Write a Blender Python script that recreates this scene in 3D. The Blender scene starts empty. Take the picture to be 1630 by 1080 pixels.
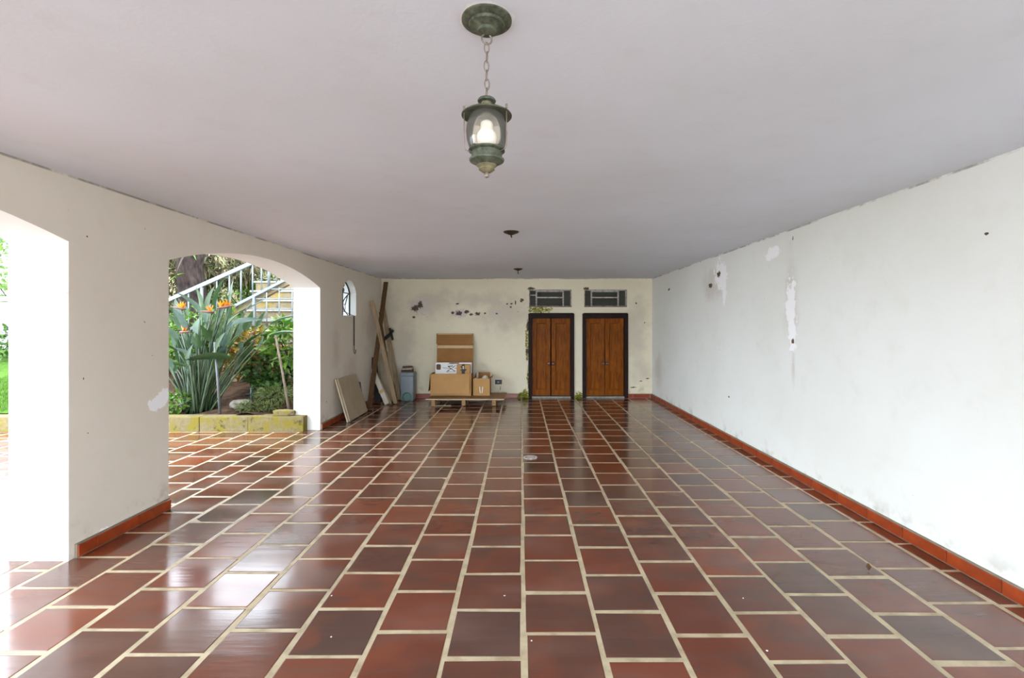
import bpy, bmesh, math, random
from mathutils import Vector, Matrix, Euler
R = random.Random(7)
PI = math.pi
SC = bpy.context.scene
COL = SC.collection
# ------------------------------------------------------------------ camera
H, F = 1.5, 763.0            # eye height (m), focal length in pixels of the 1630 px frame
VX, VY = 829.4, 517.7        # where the straight-ahead direction falls in the frame
cam_d = bpy.data.cameras.new('camera'); cam = bpy.data.objects.new('camera', cam_d); COL.objects.link(cam)
cam.location = (0, 0, H); cam.rotation_euler = (PI/2, 0, 0)
cam_d.sensor_fit = 'HORIZONTAL'; cam_d.sensor_width = 36; cam_d.lens = F/1630*36
cam_d.shift_x = -(VX-815)/1630; cam_d.shift_y = -(540-VY)/1630
cam_d.clip_start = .05; cam_d.clip_end = 300
SC.camera = cam
# ------------------------------------------------------------------ sky, sun, exposure
w = bpy.data.worlds.new('sky'); SC.world = w; w.use_nodes = True
bg = w.node_tree.nodes['Background']; bg.inputs[0].default_value = (.82, .91, 1.0, 1); bg.inputs[1].default_value = 3.1
sd = bpy.data.lights.new('sun', 'SUN'); sd.energy = .4; sd.angle = math.radians(6); sd.color = (1, .94, .84)
sun = bpy.data.objects.new('sun', sd); COL.objects.link(sun)
sun.rotation_euler = Vector((.06, -.62, -1.0)).to_track_quat('-Z', 'Y').to_euler()
SC.view_settings.view_transform = 'Standard'; SC.view_settings.look = 'None'
SC.view_settings.gamma = 1; SC.view_settings.use_curve_mapping = False
SC.view_settings.exposure = 1.80
SC.cycles.max_bounces = 10; SC.cycles.diffuse_bounces = 6; SC.cycles.glossy_bounces = 4
SC.cycles.transparent_max_bounces = 12; SC.cycles.use_denoising = True
SC.cycles.caustics_reflective = True; SC.cycles.blur_glossy = 1.0; SC.cycles.use_adaptive_sampling = True; SC.cycles.adaptive_threshold = .03; SC.cycles.caustics_refractive = False

# ------------------------------------------------------------------ materials
def lin(c):
    return tuple(((v/255)/12.92 if v/255 <= .04045 else ((v/255+.055)/1.055)**2.4) for v in c)
class NT:
    def __init__(s, name):
        s.m = bpy.data.materials.new(name); s.m.use_nodes = True; s.t = s.m.node_tree
        s.b = s.t.nodes['Principled BSDF']; s.out = s.t.nodes['Material Output']
    def n(s, typ, **kw):
        nd = s.t.nodes.new(typ)
        for k, v in kw.items(): setattr(nd, k, v)
        return nd
    def l(s, a, b): s.t.links.new(a, b)
    def setin(s, sock, v):
        if hasattr(v, 'is_output'): s.l(v, sock)
        else: sock.default_value = v
    def math(s, op, a, b=None, clamp=False):
        nd = s.n('ShaderNodeMath', operation=op, use_clamp=clamp); s.setin(nd.inputs[0], a)
        if b is not None: s.setin(nd.inputs[1], b)
        return nd.outputs[0]
    def vec(s, op, a, b=None):
        nd = s.n('ShaderNodeVectorMath', operation=op); s.setin(nd.inputs[0], a)
        if b is not None: s.setin(nd.inputs[1], b)
        return nd.outputs['Value'] if op in ('LENGTH', 'DISTANCE') else nd.outputs[0]
    def noise(s, co, scale, detail=4, rough=.55, dist=0):
        nd = s.n('ShaderNodeTexNoise'); s.l(co, nd.inputs['Vector'])
        nd.inputs['Scale'].default_value = scale; nd.inputs['Detail'].default_value = detail
        nd.inputs['Roughness'].default_value = rough; nd.inputs['Distortion'].default_value = dist
        return nd.outputs['Fac'], nd.outputs['Color']
    def ramp(s, f, stops, interp='LINEAR'):
        nd = s.n('ShaderNodeValToRGB'); s.l(f, nd.inputs[0]); cr = nd.color_ramp; cr.interpolation = interp
        while len(cr.elements) < len(stops): cr.elements.new(.5)
        for e, (p, c) in zip(cr.elements, stops):
            e.position = p; e.color = (*c, 1) if not isinstance(c, (int, float)) else (c, c, c, 1)
        return nd.outputs[0]
    def mix(s, f, a, b, bt='MIX'):
        nd = s.n('ShaderNodeMix', data_type='RGBA', blend_type=bt); s.setin(nd.inputs[0], f)
        s.setin(nd.inputs[6], a if hasattr(a, 'is_output') else (*a, 1)); s.setin(nd.inputs[7], b if hasattr(b, 'is_output') else (*b, 1))
        return nd.outputs[2]
    def maprange(s, v, a, b, c=0., d=1.):
        nd = s.n('ShaderNodeMapRange', interpolation_type='SMOOTHSTEP'); s.setin(nd.inputs[0], v)
        for i, x in enumerate((a, b, c, d)): nd.inputs[i+1].default_value = x
        return nd.outputs[0]
    def obj(s): return s.n('ShaderNodeTexCoord').outputs['Object']
    def pos(s): return s.n('ShaderNodeNewGeometry').outputs['Position']
    def bump(s, h, strength=.2, dist=.01):
        nd = s.n('ShaderNodeBump'); nd.inputs['Strength'].default_value = strength; nd.inputs['Distance'].default_value = dist
        s.l(h, nd.inputs['Height']); s.l(nd.outputs[0], s.b.inputs['Normal'])
    def base(s, c, rough=.6, spec=.5, metal=0.):
        s.setin(s.b.inputs['Base Color'], c if hasattr(c, 'is_output') else (*c, 1)); s.setin(s.b.inputs['Roughness'], rough)
        s.b.inputs['Specular IOR Level'].default_value = spec; s.b.inputs['Metallic'].default_value = metal
    def blobs(s, P, lst, nscale=9., namp=.5, e0=1.06, e1=.88):
        """soft-edged irregular marks: lst of (centre, radii); returns a 0..1 mask"""
        nf, _ = s.noise(P, nscale, 5, .65); j = s.math('MULTIPLY', s.math('SUBTRACT', nf, .5), namp*5.)
        acc = None
        for c, r in lst:
            d = s.vec('MULTIPLY', s.vec('SUBTRACT', P, c), tuple(1/x for x in r))
            m = s.maprange(s.math('ADD', s.vec('LENGTH', d), j), e0, e1)
            acc = m if acc is None else s.math('MAXIMUM', acc, m)
        return acc
M = {}
def plain(name, c, rough=.6, spec=.4, metal=0., var=.12, scale=14, stretch=None, bump=0., c2=None):
    t = NT(name); co = t.obj()
    if stretch: co = t.vec('MULTIPLY', co, stretch)
    f, _ = t.noise(co, scale, 5)
    a = lin(c); d = lin(c2) if c2 else tuple(x*(1-var*2.2) for x in a)
    t.base(t.ramp(f, [(.3, d), (.68, a)]), rough, spec, metal)
    if bump: t.bump(f, bump, .01)
    M[name] = t.m; return t.m
def plaster(name, c, stains=(), white=(), holes=(), pits=(), moss=(), dirt_z=.35, specks=.7, blot=(170, 150, 134)):
    t = NT(name); P = t.pos()
    f1, _ = t.noise(P, .7, 5); f2, _ = t.noise(P, 5, 6, .6); f3, _ = t.noise(P, 60, 4)
    a = lin(c)
    col = t.mix(t.maprange(f1, .3, .75), a, tuple(x*y for x, y in zip(a, (.93, .925, .90))))
    col = t.mix(t.math('MULTIPLY', t.maprange(f2, .52, .72), .20), col, tuple(x*y for x, y in zip(a, (.83, .80, .73))))
    sp, _ = t.noise(P, 16, 2)                       # tiny specks of dirt
    if specks: col = t.mix(t.math('MULTIPLY', t.maprange(sp, .765, .785), specks), col, (.12, .10, .08))
    if dirt_z:                                      # splash marks near the floor
        zz = t.n('ShaderNodeSeparateXYZ'); t.l(P, zz.inputs[0])
        band = t.math('MULTIPLY', t.maprange(zz.outputs[2], dirt_z, .02), t.maprange(f2, .5, .68))
        col = t.mix(t.math('MULTIPLY', band, .55), col, lin((140, 128, 104)))
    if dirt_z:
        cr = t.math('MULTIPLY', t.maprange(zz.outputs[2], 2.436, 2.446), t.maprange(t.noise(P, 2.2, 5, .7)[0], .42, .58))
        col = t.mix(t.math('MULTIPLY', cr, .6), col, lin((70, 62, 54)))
    height = t.math('MULTIPLY', f3, .25)
    if stains:
        m = t.blobs(P, stains, 4, .4, 1.3, .1); col = t.mix(t.math('MULTIPLY', m, .34), col, lin(blot))
    if white:
        m = t.blobs(P, white, 14, .55); col = t.mix(m, col, lin((244, 243, 243))); height = t.math('ADD', height, m)
    if pits:
        m = t.blobs(P, pits, 18, .6); col = t.mix(t.math('MULTIPLY', m, .85), col, lin((205, 196, 190))); height = t.math('SUBTRACT', height, m)
    if moss:
        m0 = t.blobs(P, moss, 16, .6); fm, _ = t.noise(P, 34, 4)
        m = t.math('MULTIPLY', m0, t.maprange(fm, .40, .52))
        col = t.mix(m0, col, lin((214, 204, 160))); col = t.mix(m, col, t.ramp(t.noise(P, 60, 3)[0], [(.35, lin((62, 66, 22))), (.65, lin((150, 150, 52)))]))
    if holes:
        m = t.blobs(P, holes, 30, .62); fh, _ = t.noise(P, 50, 4)
        col = t.mix(m, col, t.ramp(fh, [(.3, lin((58, 44, 36))), (.7, lin((112, 92, 74)))])); height = t.math('SUBTRACT', height, t.math('MULTIPLY', m, 2.))
    t.base(col, .75, .25); t.bump(height, .22, .012)
    M[name] = t.m; return t.m

def bw(px, py): return ((px-VX)*.012897, 9.84, H-(py-VY)*.012897)        # point of the back wall
def rw(px, py):
    y = 2.687*F/(px-VX); return (2.687, y, H-(py-VY)*y/F)                # point of the right wall
def lw(px, py):
    y = 2.87*F/(VX-px); return (-2.87, y, H-(py-VY)*y/F)                 # point of the left wall
plaster('plaster_back', (230, 221, 196), blot=(158, 142, 140),
        stains=[(bw(765, 478), (.75, .3, .2)), (bw(690, 482), (.6, .3, .3)), (bw(640, 560), (.4, .3, .9)), (bw(620, 500), (.3, .3, .8)), (bw(800, 500), (.6, .3, .5)), (bw(1010, 520), (.35, .3, .8)), (bw(1022, 590), (.22, .3, .3))],
        pits=[(bw(668, 488), (.2, .1, .17)), (bw(733, 499), (.17, .1, .09)), (bw(789, 499), (.09, .1, .06))],
        holes=[(bw(661, 491), (.075, .1, .06)), (bw(669, 486), (.05, .1, .07)), (bw(659, 505), (.03, .1, .025)),
               (bw(721, 498), (.035, .1, .025)), (bw(731, 499), (.07, .1, .045)), (bw(743, 496.5), (.05, .1, .035)), (bw(750, 501), (.035, .1, .03)),
               (bw(760, 500), (.055, .1, .032)), (bw(772, 499), (.02, .1, .02)), (bw(791, 499.5), (.025, .1, .018)), (bw(728, 484), (.035, .1, .016)),
               (bw(807.5, 484), (.025, .1, .013)), (bw(814, 484), (.024, .1, .022)), (bw(813, 489.5), (.02, .1, .018)), (bw(820.5, 482), (.014, .1, .045)), (bw(830.5, 478.5), (.034, .1, .038)),
               (bw(1013, 483), (.02, .1, .02)), (bw(1026, 514), (.014, .1, .014)), (bw(1020, 607), (.03, .1, .012)), (bw(1008, 617), (.06, .1, .012)), (bw(1031, 603), (.035, .1, .01)),
               (bw(846, 459.5), (.07, .1, .028)), (bw(933, 459.5), (.055, .1, .025)), (bw(839, 560), (.03, .1, .05)), (bw(840, 520), (.02, .1, .12))],
        moss=[(bw(858, 493.5), (.24, .2, .075)), (bw(837, 628), (.10, .2, .11)), (bw(839, 545), (.035, .2, .40)), (bw(841, 600), (.03, .2, .3)), (bw(921, 628), (.09, .2, .06))])
plaster('plaster_right', (229, 230, 225), dirt_z=.25,
        stains=[(rw(1135, 455), (.3, .42, .22)), (rw(1258, 470), (.3, .13, .55)), (rw(1263, 585), (.3, .04, .18)), (rw(1048, 590), (.3, .35, .35))],
        white=[(rw(1147, 438), (.3, .20, .19)), (rw(1153, 458), (.3, .06, .22)), (rw(1232, 402), (.3, .13, .06)), (rw(1225, 408), (.3, .08, .05)), (rw(1259.5, 490), (.3, .085, .30)), (rw(1262, 535), (.3, .055, .18))],
        holes=[(rw(1144, 437), (.3, .05, .04)), (rw(1131, 455), (.3, .07, .03)), (rw(1262, 543), (.3, .022, .028)), (rw(1160, 632), (.3, .02, .012)), (rw(1570, 372), (.3, .014, .007)), (rw(1361, 310), (.3, .02, .008)), (rw(1065, 461), (.3, .06, .02)), (rw(1262, 380), (.3, .01, .02))])
plaster('plaster_left', (226, 218, 204), dirt_z=.3, white=[(lw(250, 642), (.2, .10, .05)), (lw(262, 632), (.2, .07, .06)), (lw(170, 845), (.2, .06, .03))],
        stains=[(lw(560, 590), (.2, .35, .35)), (lw(590, 520), (.2, .5, .5)), (lw(535, 560), (.2, .2, .4))],
        holes=[(lw(139, 377), (.2, .006, .006)), (lw(133, 603), (.2, .004, .010)), (lw(140, 690), (.2, .004, .004)), (lw(520, 640), (.2, .01, .01))])
plaster('plaster_jamb', (228, 228, 225), dirt_z=.55)
plaster('plaster_ceiling', (219, 223, 232), dirt_z=0, specks=0)

def tile_mat():
    t = NT('terracotta_tile'); g = t.n('ShaderNodeNewGeometry'); oi = t.n('ShaderNodeObjectInfo')
    rnd = t.math('FRACT', t.math('ADD', t.math('MULTIPLY', g.outputs['Random Per Island'], 3.17), t.math('MULTIPLY', oi.outputs['Random'], 1.0)))
    P = g.outputs['Position']
    c = t.ramp(rnd, [(0, lin((100, 50, 32))), (.2, lin((116, 56, 34))), (.40, lin((86, 55, 43))), (.56, lin((126, 60, 33))), (.74, lin((80, 57, 48))), (.88, lin((110, 53, 33))), (1, lin((96, 62, 48)))])
    shift = t.n('ShaderNodeCombineXYZ'); t.l(t.math('MULTIPLY', rnd, 37.), shift.inputs[2]); t.l(t.math('MULTIPLY', rnd, 11.), shift.inputs[0])
    Q = t.vec('ADD', P, shift.outputs[0])
    st, _ = t.noise(t.vec('MULTIPLY', Q, (1.3, 16., 1.)), 1.6, 5, .6)                # drag marks of the extruded clay
    bl, _ = t.noise(Q, 3.4, 2, .5)
    c = t.mix(t.math('MULTIPLY', t.maprange(st, .45, .72), .40), c, lin((92, 68, 60)))
    c = t.mix(t.math('MULTIPLY', t.maprange(bl, .50, .75), .45), c, lin((132, 68, 38)))
    dk, _ = t.noise(t.vec('MULTIPLY', Q, (1., 1.6, 1.)), 2.3, 3, .55)
    c = t.mix(t.math('MULTIPLY', t.maprange(dk, .50, .66), .5), c, lin((80, 60, 50)))
    hz, _ = t.noise(t.vec('MULTIPLY', P, (1., 2.2, 1.)), 1.3, 2, .5)                 # broad paler, rougher patches across the tiles
    c = t.mix(t.math('MULTIPLY', t.maprange(hz, .42, .80), .22), c, lin((150, 120, 106)))
    t.base(c, .5, .5)
    t.l(t.maprange(hz, .3, .8, .14, .265), t.b.inputs['Roughness'])
    t.b.inputs['Coat Weight'].default_value = .2; t.b.inputs['Coat Roughness'].default_value = .08
    t.bump(t.math('ADD', t.math('MULTIPLY', st, .7), t.math('MULTIPLY', bl, .5)), .3, .004)
    M['tile'] = t.m
tile_mat()
def grout_mat():
    t = NT('grout'); P = t.pos(); f, _ = t.noise(P, 9, 5, .6); f2, _ = t.noise(P, 1.3, 4)
    c = t.ramp(f, [(.3, lin((160, 143, 114))), (.6, lin((198, 183, 152)))])
    c = t.mix(t.math('MULTIPLY', t.maprange(f2, .5, .75), .4), c, lin((150, 136, 104)))
    t.base(c, .55, .4); t.bump(f, .2, .005); M['grout'] = t.m
grout_mat()
plain('skirting', (158, 66, 28), .28, .5, var=.2, scale=9, c2=(120, 44, 18))
plain('mortar', (150, 136, 118), .9, .2)
def wood(name, c1, c2, rough=.4, vert=True, scale=6., spec=.3):
    t = NT(name); co = t.vec('MULTIPLY', t.obj(), (9., 9., .7) if vert else (.7, 9., 9.))
    f, _ = t.noise(co, scale, 6, .6, .6); g, _ = t.noise(t.obj(), 3., 3)
    c = t.ramp(f, [(.28, lin(c2)), (.66, lin(c1))]); c = t.mix(t.math('MULTIPLY', t.maprange(g, .45, .7), .3), c, lin(c2))
    t.base(c, rough, spec); t.bump(f, .12, .004); M[name] = t.m
wood('door_wood', (146, 80, 14), (84, 40, 5), .4, spec=.08)
plain('knob_wood', (92, 48, 20), .35, .5)
wood('frame_wood', (46, 31, 28), (26, 16, 14), .5, spec=.1)
wood('plank_brown', (104, 76, 46), (66, 46, 26), .7)
wood('plank_pale', (176, 152, 122), (132, 108, 82), .75)
wood('plank_red', (96, 48, 34), (58, 26, 20), .7)
wood('pallet_wood', (172, 134, 92), (132, 98, 62), .75, vert=False)
wood('stick_wood', (126, 114, 100), (86, 76, 64), .8)
plain('board_beige', (176, 160, 134), .7, var=.06, scale=5)
plain('board_edge', (206, 190, 162), .8, var=.08)
plain('board_white', (212, 206, 194), .5, var=.07)
plain('black_plastic', (26, 25, 25), .45)
plain('bin_grey', (132, 142, 148), .4, var=.06, scale=4)
plain('teal_plastic', (86, 122, 114), .4)
plain('cardboard', (190, 146, 94), .8, .2, var=.07, scale=5)
plain('cardboard_dark', (156, 112, 66), .8, .2, var=.07, scale=5)
plain('tape', (206, 176, 132), .2, .6, var=.05)
plain('white_card', (236, 234, 230), .5, var=.04)
plain('black_print', (30, 28, 27), .5)
plain('brown_print', (104, 74, 46), .6)
plain('paper', (214, 204, 190), .8)
plain('patina', (98, 102, 84), .55, .4, .2, var=.25, scale=60, c2=(48, 54, 42), bump=.2)
plain('patina_brass', (150, 142, 112), .5, .4, .4, var=.25, scale=30, c2=(92, 88, 64))
plain('dark_bronze', (74, 62, 52), .5, .4, .4, var=.2, scale=30)
plain('chain_metal', (150, 136, 124), .45, .5, .6, var=.15, scale=40)
plain('bulb_white', (250, 250, 250), .3, .5, var=.01)
plain('chipped_plaster', (236, 234, 234), .8, .2, var=.05)
plain('vent_paint', (196, 192, 188), .5, .4, var=.15, scale=25, c2=(140, 120, 104))
plain('vent_rust', (112, 84, 64), .8, .2, var=.3, scale=30)
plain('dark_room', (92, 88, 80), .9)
plain('iron', (62, 60, 54), .6, .4, .3)
plain('iron_grey', (112, 116, 120), .45, .4, .2, var=.12, scale=12)
plain('rail_paint', (112, 122, 130), .4, .5, 0., var=.08, scale=8)
plain('sill_stone', (150, 150, 140), .6, var=.2)
plain('moss_lump', (150, 148, 56), .95, .1, var=.4, scale=40, c2=(70, 78, 24), bump=.6)
plain('soil', (84, 63, 48), .95, .1, var=.3, scale=9, c2=(44, 32, 25), bump=.8)
plain('concrete_walk', (206, 203, 198), .85, .2, var=.1, scale=3)
plain('added_eave_slab', (190, 186, 180), .9, .2)
plain('lawn', (72, 104, 30), .9, .1, var=.25, scale=20, c2=(42, 70, 18), bump=.6)
plain('stone_grey', (138, 132, 124), .85, .2, var=.2, scale=8, bump=.5, c2=(84, 78, 70))
plain('bark', (66, 56, 52), .95, .1, var=.3, scale=14, stretch=(1, 1, .4), c2=(30, 24, 24), bump=1.)
plain('fence_white', (238, 236, 236), .7, var=.05)
plain('fence_lilac', (196, 176, 208), .7, var=.05)
def mossy_stone(name, c, cm, cd, amt=.45):
    t = NT(name); P = t.pos(); f, _ = t.noise(P, 4., 5, .6); g, _ = t.noise(P, 22., 5, .65); k, _ = t.noise(P, 7.5, 5, .7)
    col = t.ramp(g, [(.3, tuple(x*.7 for x in lin(c))), (.65, lin(c))])
    col = t.mix(t.maprange(f, amt, amt+.16), col, lin(cm)); col = t.mix(t.math('MULTIPLY', t.maprange(k, .56, .68), .8), col, lin(cd))
    t.base(col, .9, .2); t.bump(g, .5, .02); M[name] = t.m
mossy_stone('planter_stone', (128, 116, 84), (120, 108, 40), (58, 55, 46), .44)
mossy_stone('step_stone', (128, 116, 92), (132, 112, 62), (74, 70, 58), .5)
mossy_stone('garden_wall', (150, 140, 108), (112, 112, 62), (62, 58, 46), .52)
mossy_stone('step_tread', (160, 156, 146), (128, 122, 104), (104, 100, 88), .6)
def leafmat(name, stops, rough=.4, trans=.25, spec=.4):
    t = NT(name); g = t.n('ShaderNodeNewGeometry'); oi = t.n('ShaderNodeObjectInfo')
    rnd = t.math('FRACT', t.math('ADD', t.math('MULTIPLY', g.outputs['Random Per Island'], 1.), oi.outputs['Random']))
    c = t.ramp(rnd, [(i/(len(stops)-1) if len(stops) > 1 else 0, lin(x)) for i, x in enumerate(stops)])
    f, _ = t.noise(t.obj(), 9, 3); c = t.mix(t.math('MULTIPLY', t.maprange(f, .4, .7), .25), c, lin(stops[0]))
    t.base(c, rough, spec)
    tr = t.n('ShaderNodeBsdfTranslucent'); t.l(t.mix(.0, c, c), tr.inputs[0])
    mx = t.n('ShaderNodeMixShader'); mx.inputs[0].default_value = trans
    t.l(t.b.outputs[0], mx.inputs[1]); t.l(tr.outputs[0], mx.inputs[2]); t.l(mx.outputs[0], t.out.inputs[0]); M[name] = t.m
leafmat('strelitzia_leaf', [(36, 58, 34), (58, 82, 48), (46, 72, 36), (84, 104, 98), (66, 90, 40)], .32)
leafmat('strelitzia_stalk', [(50, 72, 54), (76, 96, 64), (44, 66, 48), (100, 114, 90)], .4, .1)
leafmat('hedge_leaf', [(28, 50, 20), (50, 80, 28), (76, 112, 42), (38, 64, 30)], .45)
leafmat('bright_leaf', [(60, 98, 28), (96, 136, 40), (46, 84, 30), (130, 156, 60)], .4)
leafmat('croton_leaf', [(150, 116, 24), (112, 66, 22), (66, 82, 26), (176, 142, 40), (44, 62, 24), (92, 46, 26)], .4)
leafmat('dry_leaf', [(96, 82, 58), (62, 50, 36), (60, 74, 34), (124, 112, 80), (40, 50, 26)], .7)
leafmat('grass_blade', [(70, 90, 36), (104, 112, 62), (56, 80, 30), (118, 112, 78)], .6)
leafmat('lawn_blade', [(62, 100, 22), (90, 126, 32), (50, 84, 22)], .6)
leafmat('petal_orange', [(214, 138, 14), (208, 112, 12), (222, 158, 24)], .5, .3)
leafmat('spathe', [(120, 70, 56), (96, 84, 66)], .5, .1)
def glassmat(name, tint, op, rough=.05, diff=(.8, .8, .8), ior=1.45, tl=.5):
    t = NT(name); t.t.nodes.remove(t.b)
    tr = t.n('ShaderNodeBsdfTransparent'); tr.inputs[0].default_value = (*tint, 1)
    gl = t.n('ShaderNodeBsdfGlossy'); gl.inputs['Roughness'].default_value = rough
    df = t.n('ShaderNodeBsdfTranslucent'); df.inputs[0].default_value = (*diff, 1)
    d2 = t.n('ShaderNodeBsdfDiffuse'); d2.inputs[0].default_value = (*diff, 1)
    dd = t.n('ShaderNodeMixShader'); dd.inputs[0].default_value = 1-tl; t.l(df.outputs[0], dd.inputs[1]); t.l(d2.outputs[0], dd.inputs[2])
    m1 = t.n('ShaderNodeMixShader'); m1.inputs[0].default_value = op; t.l(tr.outputs[0], m1.inputs[1]); t.l(dd.outputs[0], m1.inputs[2])
    fr = t.n('ShaderNodeFresnel'); fr.inputs[0].default_value = ior
    m2 = t.n('ShaderNodeMixShader'); t.l(fr.outputs[0], m2.inputs[0]); t.l(m1.outputs[0], m2.inputs[1]); t.l(gl.outputs[0], m2.inputs[2])
    t.l(m2.outputs[0], t.out.inputs[0]); M[name] = t.m
glassmat('lantern_glass', (.98, .96, .92), .12, .10, (.92, .87, .76))
glassmat('frosted_glass', (.95, .96, .96), .6, .2, (.97, .98, .98), 1.3, .85)
glassmat('vent_glass', (.45, .47, .43), .6, .4, (.16, .165, .13), 1.2)

# ------------------------------------------------------------------ geometry helpers
def wloc(o):
    v = Vector((0, 0, 0))
    while o is not None: v = v + o.location; o = o.parent
    return v
def link_mesh(name, me, mat, parent=None, loc=(0, 0, 0), rot=None):
    o = bpy.data.objects.new(name, me); COL.objects.link(o); o.location = loc
    if rot is not None: o.rotation_euler = rot
    if mat and not me.materials: me.materials.append(M[mat])
    o.parent = parent; return o
def obj(name, bm, mat, parent=None, smooth=False, origin=None):
    """bm is in world coordinates; becomes one mesh object with its origin at its centre base"""
    vs = [v.co for v in bm.verts]
    if origin is None:
        lo = [min(v[i] for v in vs) for i in range(3)]; hi = [max(v[i] for v in vs) for i in range(3)]
        origin = Vector(((lo[0]+hi[0])/2, (lo[1]+hi[1])/2, lo[2]))
    else: origin = Vector(origin)
    for v in bm.verts: v.co -= origin
    bmesh.ops.recalc_face_normals(bm, faces=bm.faces[:])
    me = bpy.data.meshes.new(name); bm.to_mesh(me); bm.free()
    if smooth: me.shade_smooth() if smooth is True else me.set_sharp_from_angle(angle=smooth)
    o = link_mesh(name, me, mat, parent, origin - (wloc(parent) if parent else Vector((0, 0, 0))))
    return o
def thing(name, label, cat, loc, group=None):
    o = bpy.data.objects.new(name, None); COL.objects.link(o); o.location = loc; o.empty_display_size = .1
    return tag(o, label, cat, group)
def tag(o, label=None, cat=None, group=None, kind=None):
    for k, v in (('label', label), ('category', cat), ('group', group), ('kind', kind)):
        if v: o[k] = v
    return o
def struct(o, label=None, cat=None): return tag(o, label, cat, kind='structure')
def box(bm, c, s, rot=None, bev=0.):
    """box centred at c with full size s"""
    r = bmesh.ops.create_cube(bm, size=1.); vs = r['verts']
    mat = Matrix.Translation(c) @ ((rot if isinstance(rot, Matrix) else Euler(rot).to_matrix()).to_4x4() if rot is not None else Matrix()) @ Matrix.Diagonal((*s, 1))
    bmesh.ops.transform(bm, matrix=mat, verts=vs)
    if bev:
        es = list({e for v in vs for e in v.link_edges}); bmesh.ops.bevel(bm, geom=es, offset=bev, segments=2, profile=.6, affect='EDGES')
    return bm
def bx(x0, x1, y0, y1, z0, z1, bev=0., bm=None):
    bm = bm or bmesh.new(); return box(bm, ((x0+x1)/2, (y0+y1)/2, (z0+z1)/2), (x1-x0, y1-y0, z1-z0), None, bev)
def beam(a, b, wd, th, up=(0, 0, 1), bev=0., bm=None):
    """bar from a to b; wd across, th along the 'up' side"""
    bm = bm or bmesh.new(); a = Vector(a); b = Vector(b); d = (b-a); L = d.length; d.normalize()
    s = d.cross(Vector(up)).normalized(); u = s.cross(d).normalized()
    rot = Matrix((s, d, u)).transposed()
    return box(bm, (a+b)/2, (wd, L, th), rot, bev)
def tube(pts, rad, n=8, bm=None, cap=True):
    bm = bm or bmesh.new(); pts = [Vector(p) for p in pts]
    if not hasattr(rad, '__len__'): rad = [rad]*len(pts)
    rings = []; prev = None
    for i, p in enumerate(pts):
        d = (pts[min(i+1, len(pts)-1)] - pts[max(i-1, 0)]).normalized()
        if prev is None: s = d.orthogonal().normalized()
        else:
            s = prev - d*prev.dot(d); s = s.normalized() if s.length > 1e-6 else d.orthogonal().normalized()
        prev = s; u = d.cross(s)
        rings.append([bm.verts.new(p + (s*math.cos(2*PI*k/n) + u*math.sin(2*PI*k/n))*rad[i]) for k in range(n)])
    for a, b in zip(rings, rings[1:]):
        for k in range(n): bm.faces.new((a[k], a[(k+1) % n], b[(k+1) % n], b[k])).smooth = True
    if cap:
        bm.faces.new(rings[0][::-1]); bm.faces.new(rings[-1])
    return bm
def torus(c, r, t, rot=None, n=20, k=6, sx=1., sy=1., bm=None):
    bm = bm or bmesh.new(); Mx = Matrix.Translation(c) @ (Euler(rot).to_matrix().to_4x4() if rot else Matrix())
    g = [[bm.verts.new(Mx @ Vector(((r*sx+t*math.cos(b))*math.cos(a), (r*sy+t*math.cos(b))*math.sin(a), t*math.sin(b)))) for b in (2*PI*j/k for j in range(k))] for a in (2*PI*i/n for i in range(n))]
    for i in range(n):
        for j in range(k): bm.faces.new((g[i][j], g[(i+1) % n][j], g[(i+1) % n][(j+1) % k], g[i][(j+1) % k])).smooth = True
    return bm
def lathe(prof, c=(0, 0, 0), n=32, bm=None):
    bm = bm or bmesh.new(); c = Vector(c); rings = []
    for r, z in prof:
        if r < 1e-5: rings.append([bm.verts.new(c + Vector((0, 0, z)))])
        else: rings.append([bm.verts.new(c + Vector((r*math.cos(2*PI*k/n), r*math.sin(2*PI*k/n), z))) for k in range(n)])
    for a, b in zip(rings, rings[1:]):
        for k in range(n):
            q = [a[k % len(a)], a[(k+1) % n % len(a)], b[(k+1) % n % len(b)], b[k % len(b)]]
            q = list(dict.fromkeys(q))
            if len(q) > 2: bm.faces.new(q)
    return bm
def prism(poly, axis, a, b, bm=None):
    """polygon of 2-D points extruded along axis from a to b; 2-D axes are the other two in x,y,z order"""
    bm = bm or bmesh.new(); ax = 'xyz'.index(axis); ot = [i for i in range(3) if i != ax]
    def mk(p, t):
        v = [0, 0, 0]; v[ot[0]], v[ot[1]] = p; v[ax] = t; return bm.verts.new(v)
    A = [mk(p, a) for p in poly]; B = [mk(p, b) for p in poly]; n = len(poly)
    bm.faces.new(A[::-1]); bm.faces.new(B)
    for i in range(n): bm.faces.new((A[i], A[(i+1) % n], B[(i+1) % n], B[i]))
    return bm
def quad(bm, *ps): bm.faces.new([bm.verts.new(p) for p in ps])
def at(px, py, Y): return Vector(((px-VX)*Y/F, Y, H-(py-VY)*Y/F))
EXEC = None
# ================================================================== the setting
XL, XLO, XR, YB, ZC, YF = -2.87, -3.25, 2.687, 9.84, 2.4544, -2.3
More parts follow.
